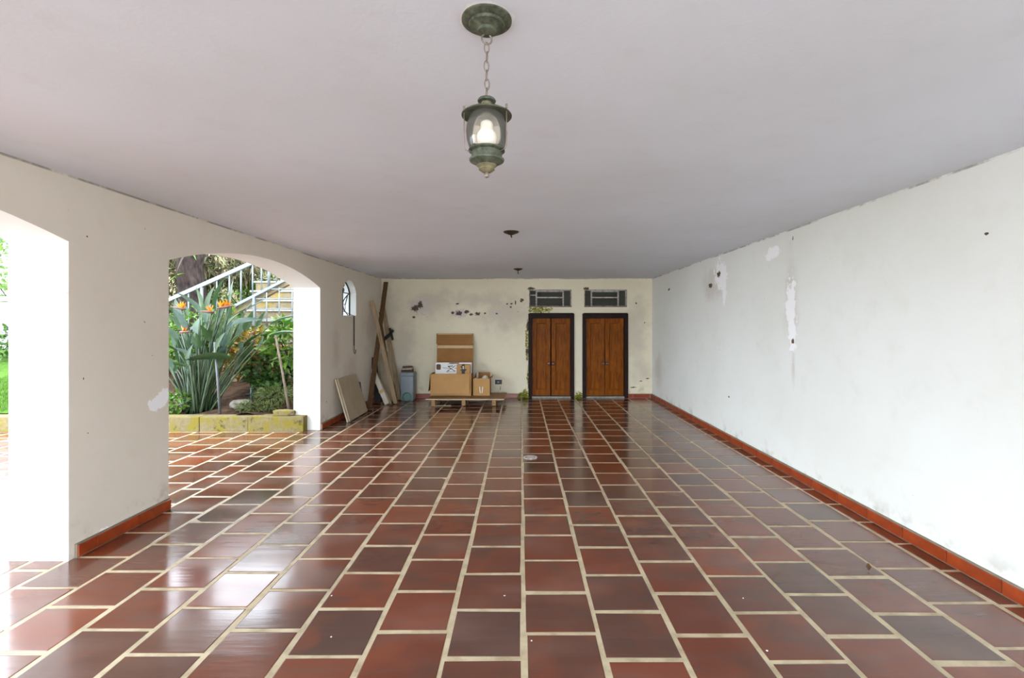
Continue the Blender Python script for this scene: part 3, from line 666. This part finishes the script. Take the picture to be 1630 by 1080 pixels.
# large open cardboard box
ZP = .141
def carton(root, x0, x1, y0, y1, z0, z1, mat='cardboard', th=.006, splay=0.):
    obj('box_bottom', bx(x0, x1, y0, y1, z0, z0+th), mat, root)
    obj('box_front', bx(x0, x1, y0, y0+th, z0, z1), mat, root); obj('box_back', bx(x0, x1, y1-th, y1, z0, z1), mat, root)
    obj('box_side', bx(x0, x0+th, y0+th, y1-th, z0, z1), 'cardboard_dark', root); obj('box_side', bx(x1-th, x1, y0+th, y1-th, z0, z1), 'cardboard_dark', root)
bb = thing('cardboard_box', 'large open cardboard box with front flap folded down', 'box', (-1.35, 9.3, ZP))
carton(bb, -1.735, -.955, 9.17, 9.52, ZP, .565)
F4 = [Vector((-1.715, 9.10, .20)), Vector((-.985, 9.10, .20)), Vector((-.985, 9.155, .556)), Vector((-1.70, 9.155, .556))]
sheet('front_flap', F4, .006, 'cardboard', bb, 0)
sheet('side_flap', [Vector((-.95, 9.16, .20)), Vector((-.95, 9.50, .20)), Vector((-.955, 9.5, .56)), Vector((-.955, 9.18, .56))], .006, 'cardboard_dark', bb)
sheet('side_flap', [Vector((-1.77, 9.5, .23)), Vector((-1.77, 9.16, .23)), Vector((-1.735, 9.18, .56)), Vector((-1.735, 9.5, .56))], .006, 'cardboard_dark', bb)
# flattened carton standing behind
fc = thing('flattened_carton', 'tall flattened cardboard sheet standing behind the large box', 'cardboard', (-1.34, 9.66, ZP))
sheet('lower_panel', [Vector((-1.70, 9.60, ZP)), Vector((-.965, 9.60, ZP)), Vector((-.965, 9.71, 1.13)), Vector((-1.70, 9.71, 1.13))], .007, 'cardboard_dark', fc)
sheet('upper_panel', [Vector((-1.715, 9.70, 1.115)), Vector((-.975, 9.70, 1.115)), Vector((-.975, 9.79, 1.325)), Vector((-1.725, 9.79, 1.325))], .007, 'cardboard_dark', fc)
sheet('tape_strip', [Vector((-1.69, 9.688, 1.03)), Vector((-.97, 9.688, 1.03)), Vector((-.97, 9.696, 1.085)), Vector((-1.69, 9.696, 1.085))], .002, 'tape', fc, .0)  # tape along the panel tops, painted pale as highlights
sheet('tape_strip', [Vector((-1.70, 9.782, 1.30)), Vector((-1.0, 9.782, 1.30)), Vector((-1.0, 9.789, 1.322)), Vector((-1.70, 9.789, 1.322))], .002, 'tape', fc, .012)
# white printed box standing in the large one
wb = thing('white_carton', 'white printed carton with black drawings inside the large box', 'box', (-1.33, 9.4, .3))
obj('carton_body', bx(-1.675, -.965, 9.36, 9.44, .17, .765, .006), 'white_card', wb)
y = 9.3585
obj('brown_patch', prism([(-1.655+.045*(1+math.copysign(abs(math.cos(t))**.5, math.cos(t))), .68+.055*math.copysign(abs(math.sin(t))**.5, math.sin(t))) for t in [2*PI*i/20 for i in range(20)]], 'y', y-.001, y+.001), 'brown_print', wb)
def ink(p, wd): obj('printed_line', beam((p[0], y, p[1]), (p[2], y, p[3]), wd, .002, (0, -1, 0)), 'black_print', wb)
for p, wd in (((-1.53, .665, -1.36, .655), .008), ((-1.43, .70, -1.36, .64), .012), ((-1.35, .655, -1.28, .71), .012), ((-1.42, .695, -1.33, .70), .016), ((-1.44, .61, -1.37, .64), .012), ((-1.36, .64, -1.29, .60), .012), ((-1.46, .585, -1.40, .61), .01), ((-1.30, .655, -1.22, .665), .008), ((-1.43, .735, -1.30, .737), .006), ((-1.45, .58, -1.28, .60), .007)): ink(p, wd)
obj('flap_slot', bx(-1.40, -1.21, y-.002, y+.002, .745, .763), 'brown_print', wb)
sb = thing('taped_box', 'small brown box with black tape standing in large box', 'box', (-1.11, 9.3, .4))
obj('box_body', bx(-1.243, -.985, 9.24, 9.34, .30, .735, .005), 'cardboard', sb)
obj('black_tape', bx(-1.145, -1.085, 9.237, 9.343, .34, .738), 'black_print', sb)
for p in ((-1.165, .70, -1.07, .615), (-1.17, .63, -1.05, .64)): obj('black_tape', beam((p[0], 9.237, p[1]), (p[2], 9.237, p[3]), .018, .002, (0, -1, 0)), 'black_print', sb)
obj('tape_label', bx(-1.125, -1.10, 9.2345, 9.237, .65, .71), 'paper', sb)
# small open carton
sc_ = thing('cardboard_box', 'small open cardboard box beside the large one on pallet', 'box', (-.74, 9.35, ZP))
carton(sc_, -.925, -.60, 9.22, 9.52, ZP, .47)
sheet('side_flap', [Vector((-.60, 9.24, .47)), Vector((-.60, 9.5, .47)), Vector((-.555, 9.5, .52)), Vector((-.555, 9.24, .50))], .005, 'cardboard_dark', sc_)
sheet('back_flap', [Vector((-.92, 9.52, .47)), Vector((-.61, 9.52, .47)), Vector((-.62, 9.58, .55)), Vector((-.90, 9.58, .55))], .005, 'cardboard_dark', sc_)
for x in (-.785, -.75): obj('white_mark', beam((x, 9.2185, .19), (x+(.012 if x > -.77 else -.012), 9.2185, .31), .014, .002, (0, -1, 0)), 'white_card', sc_)
tag(obj('crumpled_paper', lathe([(0, 0), (.05, .01), (.075, .05), (.06, .1), (.025, .13), (0, .135)], (-.70, 9.38, .38), 9), 'paper'), 'crumpled wrapping paper inside the small open box', 'paper')
o = tag(obj('paper_roll', tube([(-.86, 9.40, .2), (-.855, 9.42, .57)], .022, 10), 'paper'), 'thin paper roll standing in the small open box', 'paper roll')
# outlet
ou = thing('wall_outlet', 'black wall outlet low on the back wall', 'outlet', (bw(793.5, 0)[0], YB-.01, .33))
x, _, z = bw(793.5, 608.5); obj('cover_plate', bx(x-.07, x+.07, YB-.012, YB, z-.045, z+.045, .004), 'black_plastic', ou); obj('socket', bx(x-.025, x+.015, YB-.016, YB-.011, z-.018, z+.018, .003), 'bin_grey', ou)
x, _, z = bw(796.5, 619); o = tag(obj('wire_stub', tube([(x, YB, z+.045), (x+.003, YB-.02, z+.02), (x-.008, YB-.015, z-.012), (x+.004, YB-.02, z-.02)], .006, 6), 'black_plastic'), 'loose wire end below the wall outlet', 'wire')
# floor drain ring
dr = thing('floor_drain', 'round metal floor drain in the tiles', 'drain', (.105, 5.41, .006))
obj('drain_ring', lathe([(.055, .0), (.078, .0), (.078, .010), (.055, .010), (.055, 0)], (.105, 5.41, 0), 32), 'vent_paint', dr)
obj('drain_plate', lathe([(0, 0), (.055, 0), (.055, .006), (0, .006)], (.105, 5.41, 0), 28), 'iron', dr)
for i in range(-2, 3): obj('drain_slat', beam((.105-.045+abs(i)*.006, 5.41+i*.018, .008), (.105+.045-abs(i)*.006, 5.41+i*.018, .008), .007, .004), 'vent_paint', dr)
# bits on the floor
def leaf_mesh(L, W, n=5, curl=.25, fold=.2, tipp=.5):
    """paddle leaf along +x from origin, upper side +z"""
    vs, fs = [], []
    for i in range(n+1):
        t = i/n; wv = W*(math.sin(PI*min(1, t**.8*.97+.03))**.75)*(1-.25*t) if 0 < i < n else W*(.06 if i == 0 else .02)
        x = L*t; z = -curl*L*t*t
        vs += [(x, -wv/2, z+fold*wv), (x, 0, z), (x, wv/2, z+fold*wv)]
    for i in range(n):
        a = 3*i; fs += [(a, a+3, a+4, a+1), (a+1, a+4, a+5, a+2)]
    return vs, fs
vs, fs = leaf_mesh(.05, .03, 4, -.5, .5)
me = bpy.data.meshes.new('dry_leaf'); me.from_pydata(vs, [], fs)
o = link_mesh('dry_leaf', me, 'brown_print', None, (at(1383, 911, 2.91).x, 2.91, .008), (0, 0, 1.)); tag(o, 'small curled brown leaf on the tiles near right wall', 'leaf')
for px, py, wh in ((528, 951, 'on the dark tile left of the middle column'), (527, 1017, 'nearest the camera on the left'), (803, 951, 'just left of the middle grout line'), (1183, 955, 'on the right half of the near floor'), (846, 1023, 'just right of the middle grout line near camera'), (1221, 1039, 'nearest the camera on the right'), (901, 809, 'on the mid floor before the doors'), (888, 639, 'at the foot of the left door')):
    yy = F*H/(py-VY); r_ = bmesh.ops.create_icosphere; bm = bmesh.new(); bmesh.ops.create_icosphere(bm, subdivisions=1, radius=.0045)
    for v in bm.verts: v.co = Vector((v.co.x*R.uniform(.7, 1.5), v.co.y*R.uniform(.7, 1.4), v.co.z*.5)) + Vector(((px-VX)*yy/F, yy, .008))
    tag(obj('plaster_crumb', bm, 'chipped_plaster'), 'tiny white plaster crumb '+wh, 'crumb', 'plaster crumbs on the floor')
# moss tufts at the doors
def moss(label, x, y, w_, d_, h_):
    bm = bmesh.new()
    for i in range(26):
        b = bmesh.ops.create_icosphere(bm, subdivisions=1, radius=R.uniform(.018, .035))
        c = Vector((x+R.uniform(-.5, .5)*w_, y-abs(R.uniform(0, 1))*d_, .004+R.random()**2*h_))
        for v in b['verts']: v.co = Vector((v.co.x*1.2, v.co.y*.8, v.co.z*.6+.012)) + c
    tag(obj('moss_clump', bm, 'moss_lump'), label, 'moss', 'moss growing at the door feet')
moss('green moss clump left of the left door foot', bw(834, 0)[0]-.02, YB-.01, .22, .04, .09)
moss('green moss clump between the two doors', bw(920.5, 0)[0], YB-.01, .13, .03, .05)
# ================================================================== outside: planter and garden
struct(obj('ground', bx(-60, 40, -60, 60, -.5, -.02), 'concrete_walk', origin=(0, 0, 0)), 'plain ground around the house', 'ground')
PY = 6.72                                        # face of the planter wall
def planter():
    root = struct(obj('wall_planter', bx(-10, -3.06, PY+.03, PY+.18, -.02, .20), 'mortar', origin=(0, 0, 0)), 'low mossy planter wall beside the arch', 'planter wall')
    x = -3.052
    i = 0
    while x > -9.5:
        wv = R.uniform(.5, .8) if i else .78
        obj('planter_block', bx(x-wv+.003, x, PY+R.uniform(-.012, .008), PY+.2, 0, .212+R.uniform(-.004, .006), .012), 'planter_stone', root); x -= wv; i += 1
planter()
def soil_z(x, y):
    d = max(y-PY-.25, 0); return .19 + .045*d + .16*max(0, d-.5)*(1 if x > -4.4 else .35+.65*max(0, min(1, (x+6)/1.6))) + .03*math.sin(x*3.1+y*2)+.02*math.sin(x*7-y*5)
bm = bmesh.new(); nx, ny = 60, 30; g = [[bm.verts.new((-9.6+6.35*i/nx, PY+.12+4.2*j/ny, soil_z(-9.6+6.35*i/nx, PY+.12+4.2*j/ny)+R.uniform(-.012, .012))) for j in range(ny+1)] for i in range(nx+1)]
for i in range(nx):
    for j in range(ny): bm.faces.new((g[i][j], g[i+1][j], g[i+1][j+1], g[i][j+1])).smooth = True
struct(obj('ground_soil', bm, 'soil', origin=(0, 0, 0)), 'bare brown soil of the garden bed', 'soil')
def rock(name, label, cat, c, s, mat, seed, group=None):
    rr = random.Random(seed); bm = bmesh.new(); bmesh.ops.create_icosphere(bm, subdivisions=2, radius=1.)
    ph = [rr.uniform(0, 6) for _ in range(6)]
    for v in bm.verts:
        k = 1+.13*math.sin(3*v.co.x+ph[0])+.12*math.sin(4*v.co.y+ph[1])+.1*math.sin(5*v.co.z+ph[2])
        q = v.co*k; q = Vector([math.copysign(min(abs(a), .78), a) for a in q]); v.co = Vector((q.x*s[0], q.y*s[1], q.z*s[2]))+Vector(c)
    return tag(obj(name, bm, mat), label, cat, group)
rock('garden_stone', 'flat pale grey stone lying on the soil', 'stone', at(385, 646, 7.25)+Vector((0, 0, .02)), (.21, .13, .085), 'stone_grey', 3)
rock('mossy_brick', 'mossy yellow brick lying on the planter wall', 'brick', at(453, 657.5, 6.82)+Vector((0, 0, .003)), (.19, .07, .055), 'planter_stone', 5)
rock('garden_stone', 'small pale stone behind the bird of paradise base', 'stone', at(292, 644, 7.3)+Vector((0, 0, .02)), (.10, .08, .06), 'stone_grey', 9)
# stakes
def pole(name, label, a, b, r, mat): return tag(obj(name, tube([a, (Vector(a)*.5+Vector(b)*.5)+Vector((.006, 0, 0)), b], [r, r*.95, r*.85], 10), mat), label, 'stake')
pole('garden_stake', 'grey metal stake in front of the bird of paradise', at(350, 659, 6.98), at(341.5, 545, 6.98), .019, 'iron_grey')
pole('garden_stake', 'pale leaning wooden stick beside the arch jamb', at(460, 655, 7.0), at(438.5, 534, 7.15), .018, 'stick_wood')
fa = thing('garden_tap', 'small dark garden tap standing in the soil', 'tap', at(400, 634, 7.6))
p = at(400, 636, 7.6); obj('pipe', tube([p, p+Vector((0, 0, .18))], .014, 8), 'teal_plastic', fa); obj('tee', tube([p+Vector((-.09, 0, .07)), p+Vector((.09, 0, .08))], .018, 8), 'black_plastic', fa)
# ---- bird of paradise
def orient(d, roll):
    d = d.normalized(); s = d.cross(Vector((0, 0, 1)))
    s = s.normalized() if s.length > 1e-3 else Vector((1, 0, 0)); u = s.cross(d)
    m = Matrix((d, -s, u)).transposed(); return m @ Matrix.Rotation(roll, 3, 'X')
LEAF = []
for L_, W_, cu, fo in ((.46, .17, .12, .22), (.52, .19, .25, .30), (.40, .15, .05, .12), (.50, .15, .35, .4), (.56, .20, .15, .16)):
    vs, fs = leaf_mesh(L_, W_, 7, cu, fo); me = bpy.data.meshes.new('leaf'); me.from_pydata(vs, [], fs); me.shade_smooth(); me.materials.append(M['strelitzia_leaf']); LEAF.append((me, L_))
sb0 = at(318, 652, 7.35); sb0.z = soil_z(sb0.x, sb0.y)-.03
st = thing('bird_of_paradise', 'large bird of paradise plant with paddle leaves and orange flowers', 'plant', sb0)
def sleaf(base, tip0, ldir, li, scale, roll):
    """stalk from base to tip0, blade from tip0 along ldir"""
    mid = base*.5+tip0*.5+Vector((0, 0, .10*(tip0-base).length)) ; c = [base*(1-t)**2+mid*2*t*(1-t)+tip0*t*t for t in (0, .2, .4, .6, .8, 1)]
    obj('stalk', tube(c, [.016, .015, .013, .011, .009, .006], 6), 'strelitzia_stalk', st)
    me, L_ = LEAF[li % 5]; o = link_mesh('leaf', me, None, st, tip0-sb0); o.rotation_euler = orient(ldir, roll).to_euler(); o.scale = (scale,)*3
expl = [  # blade base px,py -> blade tip px,py, depth, width-roll
    (342, 492, 350, 447, 7.15, .2), (333, 500, 331, 460, 7.3, 2.6), (367, 487, 369, 449, 7.3, 1.5), (318, 502, 299, 468, 7.1, 1.2), (320, 490, 317, 461, 7.4, 1.6),
    (290, 515, 266, 484, 7.2, .7), (352, 505, 362, 480, 7.1, 1.2), (382, 512, 398, 483, 7.3, .6), (368, 520, 404, 502, 7.1, .9), (388, 527, 402, 499, 7.4, 2.0),
    (430, 518, 466, 499, 7.2, .25), (430, 537, 470, 522, 7.3, .15), (388, 497, 424, 474, 7.2, .3), (300, 530, 284, 500, 7.4, 1.5), (310, 570, 283, 553, 6.95, .9),
    (373, 573, 306, 567, 6.9, .55), (335, 545, 322, 520, 7.0, 1.4), (285, 540, 262, 520, 7.1, 1.2), (275, 590, 256, 560, 7.0, 1.0),
    (300, 505, 290, 478, 7.5, .5), (350, 520, 340, 495, 7.2, .3), (283, 560, 258, 545, 7.3, .4), (410, 520, 420, 498, 7.5, 1.4), (295, 585, 270, 575, 7.2, .9)]
for i, (a, b, c, d, Y, roll) in enumerate(expl):
    p, q = at(a, b, Y), at(c, d, Y-.06+.12*R.random()); L_ = (q-p).length
    sleaf(sb0+Vector((R.uniform(-.2, .2), R.uniform(-.15, .15), 0)), p, q-p, i, L_/LEAF[i % 5][1]*1.12, roll)
for i in range(58):
    az = R.uniform(0, 2*PI); ln = R.uniform(.03, .62)**.9; Ls = R.uniform(.75, 1.5)*(1-.25*ln)
    d = Vector((math.cos(az)*ln*1.15, math.sin(az)*ln*.75, 1)).normalized()
    base = sb0+Vector((math.cos(az)*.2*R.random(), math.sin(az)*.16*R.random(), 0)); tip = base+d*Ls
    if tip.x > -3.45 or tip.y < PY+.05: tip.x = min(tip.x, -3.5); tip.y = max(tip.y, PY+.12)
    sleaf(base, tip, d+Vector((math.cos(az), math.sin(az), 0))*R.uniform(0, .35), i, R.uniform(.6, .85), R.uniform(0, 6.28))
def flower(px, py, Y, ang):
    tip = at(px, py, Y); base = sb0+Vector((R.uniform(-.1, .1), -.1, 0)); mid = base*.4+tip*.6+Vector((0, 0, .08))
    c = [base*(1-t)**2+mid*2*t*(1-t)+tip*t*t for t in (0, .25, .5, .75, 1)]
    d = Vector((math.cos(ang), -.1, math.sin(ang)*.3)).normalized()
    fl = obj('flower', tube([tip-d*.03, tip+d*.03, tip+d*.10, tip+d*.17], [.012, .02, .014, .002], 8), 'spathe', st)
    obj('flower_stalk', tube(c, [.011]*4+[.01], 6), 'strelitzia_stalk', fl)
    for k in range(5):
        a = (k-2)*.35; v = (Vector((0, 0, 1))*math.cos(a)+d*(math.sin(a)+.25)+Vector((0, R.uniform(-.2, .2), 0))).normalized()
        vs, fs = leaf_mesh(.11, .034, 4, -.1, .3); bm = bmesh.new(); ro = orient(v, R.uniform(0, 3))
        vv = [bm.verts.new(tip+d*.02+ro @ Vector(q)) for q in vs]
        for f in fs: bm.faces.new([vv[j] for j in f])
        obj('petal', bm, 'petal_orange', fl)
for a in ((289, 529, 6.95, .2), (292, 492, 7.0, 2.6), (350, 490, 7.0, .3), (359, 488, 7.05, .2), (337, 497, 6.98, 2.9)): flower(*a)
# ---- leaf masses
def cloud(name, label, cat, c, r, n, ls, mat, seed, droop=.3, trunk=True, group=None, wide=.5, upbias=.4, kind_part='foliage'):
    rr = random.Random(seed); vs, fs = [], []; c = Vector(c); r = Vector(r)
    base = Vector((c.x, c.y, max(c.z-r.z, soil_z(c.x, c.y) if c.y > PY and -9.5 < c.x < -3.2 and c.y < 10.8 else 0)))
    root = thing(name, label, cat, base, group)
    for i in range(n):
        while True:
            u = Vector((rr.uniform(-1, 1), rr.uniform(-1, 1), rr.uniform(-1, 1)))
            if .25 < u.length < 1: break
        if rr.random() < .6: u = u.normalized()*rr.uniform(.75, 1.)
        p = c+Vector((u.x*r.x, u.y*r.y, u.z*r.z)); L = ls*rr.uniform(.6, 1.3)
        d = Vector((u.x+rr.gauss(0, .6), u.y+rr.gauss(0, .6), u.z*.5+upbias+rr.gauss(0, .5)-droop)).normalized()
        m = orient(d, rr.gauss(0, .7)); k = len(vs); w2 = L*wide/2
        for q in ((0, 0, 0), (L*.45, -w2, L*.06), (L*.5, 0, -.02*L), (L*.45, w2, L*.06), (L, 0, -L*.18)): vs.append(p+m @ Vector(q)-base)
        fs += [(k, k+1, k+2), (k, k+2, k+3), (k+1, k+4, k+2), (k+2, k+4, k+3)]
    me = bpy.data.meshes.new(kind_part); me.from_pydata(vs, [], fs); me.materials.append(M[mat])
    o = link_mesh(kind_part, me, None, root); o['kind'] = 'stuff'
    if trunk:
        for k in range(3):
            a = rr.uniform(0, 6.28); e = Vector((math.cos(a)*r.x*.5, math.sin(a)*r.y*.5, c.z-base.z+r.z*.2))
            obj('stem', tube([base+Vector((0, 0, -.05)), base+e*.5+Vector((.03, 0, .05)), base+e], [.018, .014, .006], 6), 'bark', root)
    return root
cloud('croton_shrub', 'croton shrub with yellow and reddish leaves behind the plant', 'shrub', at(400, 563, 8.1), (.55, .45, .42), 900, .12, 'croton_leaf', 11, wide=.45)
cloud('leafy_shrub', 'bright green broad leaved shrub next to the arch jamb', 'shrub', at(462, 549, 7.9), (.33, .4, .42), 380, .18, 'bright_leaf', 12, wide=.42)
cloud('ivy_shrub', 'dark green ivy like shrub low behind the leaning stick', 'shrub', at(440, 590, 8.0), (.55, .4, .32), 900, .09, 'hedge_leaf', 13, wide=.8)
cloud('low_plant', 'small dark leafy plant on the soil before the ivy shrub', 'plant', at(428, 612, 7.7), (.25, .2, .12), 160, .11, 'hedge_leaf', 14, wide=.7, trunk=False)
cloud('low_plant', 'tuft of green weeds beside the flat stone', 'plant', at(410, 648, 7.1), (.32, .14, .06), 380, .08, 'grass_blade', 15, wide=.25, trunk=False)
cloud('low_plant', 'dry grassy weeds at the foot of the leaning stick', 'plant', at(440, 628, 7.25), (.3, .2, .10), 420, .10, 'grass_blade', 16, wide=.14, trunk=False)
cloud('low_plant', 'yellow green weeds at the pier edge of the planter', 'plant', at(268, 640, 7.2), (.30, .2, .16), 260, .1, 'bright_leaf', 17, wide=.5, trunk=False)
cloud('yellow_shrub', 'yellow green shrub behind the bird of paradise stalks', 'shrub', at(330, 540, 8.6), (1.1, .4, .55), 1200, .12, 'bright_leaf', 18, wide=.4)
cloud('stair_shrub', 'green shrub growing behind the stair railing', 'shrub', at(385, 476, 10.2), (.75, .35, .40), 1000, .12, 'bright_leaf', 19, wide=.35)
cloud('fern_bush', 'feathery green bush above the stair railing', 'bush', at(405, 437, 10.3), (.5, .35, .5), 900, .13, 'hedge_leaf', 20, wide=.25)
cloud('vine_mass', 'tangled dry vines hanging beside the tree trunk', 'vine', at(285, 450, 9.6), (.75, .35, .85), 1500, .22, 'dry_leaf', 21, droop=1.1, wide=.18, upbias=0, trunk=False)
cloud('vine_mass', 'dry hanging vines at the top of the arch view', 'vine', at(345, 418, 9.9), (1.0, .35, .42), 1000, .22, 'dry_leaf', 22, droop=.9, wide=.2, upbias=0, trunk=False)
cloud('bank_hedge', 'dark green hedge along the top of the garden wall', 'hedge', (-6.2, 12.3, 3.7), (4.2, .8, .9), 5000, .20, 'hedge_leaf', 23, wide=.45)
# hanging strappy leaves on the trunk
tk = thing('old_tree', 'thick dark tree trunk overgrown with strappy leaves', 'tree', (at(306, 0, 9.25).x, 9.25, .5))
p = at(306, 530, 9.25); obj('trunk', tube([p+Vector((0, 0, -1.0)), p+Vector((.03, 0, .4)), p+Vector((-.05, 0, 1.3)), p+Vector((.1, 0, 2.3)), p+Vector((.0, 0, 3.2))], [.30, .25, .22, .26, .3], 14), 'bark', tk)
rr = random.Random(5)
for i in range(26):
    a = rr.uniform(PI, 2*PI); s = p+Vector((math.cos(a)*.3, math.sin(a)*.25, rr.uniform(.9, 1.6))); d = Vector((math.cos(a)+rr.uniform(-.8, .8), math.sin(a), rr.uniform(-.3, .8)))
    vs, fs = leaf_mesh(rr.uniform(.35, .6), .05, 6, rr.uniform(.3, .9), .2); bm = bmesh.new(); ro = orient(d, 0)
    vv = [bm.verts.new(s+ro @ Vector(q)) for q in vs]
    for f in fs: bm.faces.new([vv[j] for j in f])
    obj('strappy_leaf', bm, 'dry_leaf' if i % 3 else 'bright_leaf', tk)
# ---- garden wall, stairs and railing
gw = struct(obj('wall_garden', bx(-12, -3.3, 11.2, 11.5, 0, 3.1), 'garden_wall', origin=(0, 0, 0)), 'old yellowish garden retaining wall', 'wall')
stp = thing('garden_steps', 'mossy stone garden steps behind the metal grille', 'steps', (-4.6, 9.3, 0))
for i in range(7):
    z1 = 1.20+i*.2; y0 = 9.0+i*.14
    s_ = obj('step', bx(-5.45, -3.4, y0, y0+1.2-.14*i+.2, z1-.2 if i else .3, z1-.035, .012), 'step_stone', stp)
    obj('tread', bx(-5.48, -3.38, y0-.03, y0+.34, z1-.035, z1, .01), 'step_tread', s_)
rl = thing('stair_railing', 'grey metal stair railing rising to the right', 'railing', at(330, 500, 8.8))
Yr = 8.75
def on(a, b, px): return a[1]+(b[1]-a[1])*(px-a[0])/(b[0]-a[0])
T_, B2 = ((255, 484), (450, 397)), ((290, 531), (452, 447))
obj('top_rail', beam(at(*T_[0], Yr), at(*T_[1], Yr), .05, .07, (0, 0, 1), .006), 'rail_paint', rl)
obj('bottom_rail', beam(at(*B2[0], Yr), at(*B2[1], Yr), .05, .05, (0, 0, 1), .006), 'rail_paint', rl)
obj('stringer', beam(at(B2[0][0]+8, B2[0][1]+9, Yr+.1), at(B2[1][0]+20, B2[1][1]-4, Yr+.1), .10, .09, (0, 0, 1), .006), 'step_stone', rl)
for px in (300, 345, 365, 383.5, 402, 416, 440): obj('baluster', tube([at(px, on(*T_, px), Yr), at(px, on(*B2, px), Yr)], .012, 8), 'rail_paint', rl)
for px in (321, 428): obj('post', tube([at(px, on(*T_, px), Yr), at(px, on(*B2, px)+4, Yr)], .026, 8), 'iron_grey', rl)
gr = thing('metal_grille', 'thin metal grille standing in front of the garden steps', 'grille', (at(404, 0, 8.7).x, 8.7, .5))
obj('grille_post', beam(at(404.5, 472, 8.7), (at(404.5, 0, 8.7).x, 8.7, soil_z(-4.8, 8.7)-.05), .045, .045, (0, -1, 0)), 'iron_grey', gr)
for px in (424.5, 444.5, 465): obj('grille_bar', tube([at(px, 458 if px > 440 else 466, 8.7), at(px, 520, 8.7)], .010, 6), 'rail_paint', gr)
for py in (460.5, 476, 492, 508.5): obj('grille_bar', tube([at(404 if py > 470 else 432, py, 8.7), at(472, py, 8.7)], .010, 6), 'rail_paint', gr)
# ---- beyond the near arch: lawn bank, garden wall, shrubs
bm = bmesh.new(); nx, ny = 16, 16
lz = lambda x, y: .22+.22*(y-6.9)+.015*math.sin(x*5+y*3)
g = [[bm.verts.new((-13+5.6*i/nx, 6.9+5*j/ny, lz(-13+5.6*i/nx, 6.9+5*j/ny))) for j in range(ny+1)] for i in range(nx+1)]
for i in range(nx):
    for j in range(ny): bm.faces.new((g[i][j], g[i+1][j], g[i+1][j+1], g[i][j+1]))
struct(obj('ground_lawn', bm, 'lawn', origin=(0, 0, 0)), 'bright green sloping lawn beyond the near arch', 'lawn')
rr = random.Random(31); vs, fs = [], []
for i in range(9000):
    x, y = rr.uniform(-9.2, -7.3), rr.uniform(6.92, 9.5); z = lz(x, y); k = len(vs); a = rr.uniform(0, 6.28); l = rr.uniform(.03, .07)
    vs += [(x-.006*math.cos(a), y-.006*math.sin(a), z), (x+.006*math.cos(a), y+.006*math.sin(a), z), (x+rr.uniform(-.03, .03), y+rr.uniform(-.03, .03), z+l)]; fs.append((k, k+1, k+2))
me = bpy.data.meshes.new('grass'); me.from_pydata(vs, [], fs); me.materials.append(M['lawn_blade']); tag(link_mesh('grass', me, None), 'short bright green grass on the lawn bank', 'grass', kind='stuff')
fn = thing('white_fence', 'white masonry fence with lilac panels beyond the lawn', 'fence', (-10, 10.5, .9))
for i in range(6):
    x = -12.6+i*.9; obj('fence_post', bx(x-.13, x+.13, 10.4, 10.62, .8, 2.25, .01), 'fence_white', fn)
    if i < 5: obj('fence_panel', bx(x+.13, x+.77, 10.46, 10.56, 1.3, 2.0, .01), 'fence_lilac', fn)
obj('fence_base', bx(-12.8, -7.9, 10.42, 10.6, .8, 1.25), 'fence_white', fn); obj('fence_cap', bx(-12.8, -7.9, 10.38, 10.64, 2.02, 2.12), 'fence_white', fn)
cloud('lawn_shrub', 'bluish shrub at the foot of the white fence', 'shrub', (-9.6, 9.6, 1.15), (1.2, .4, .35), 900, .12, 'hedge_leaf', 41, wide=.5)
cloud('fence_tree', 'pale green tree behind the white fence', 'tree', (-13.2, 12.5, 3.0), (2.4, 1., 1.0), 2200, .2, 'bright_leaf', 42, wide=.4)
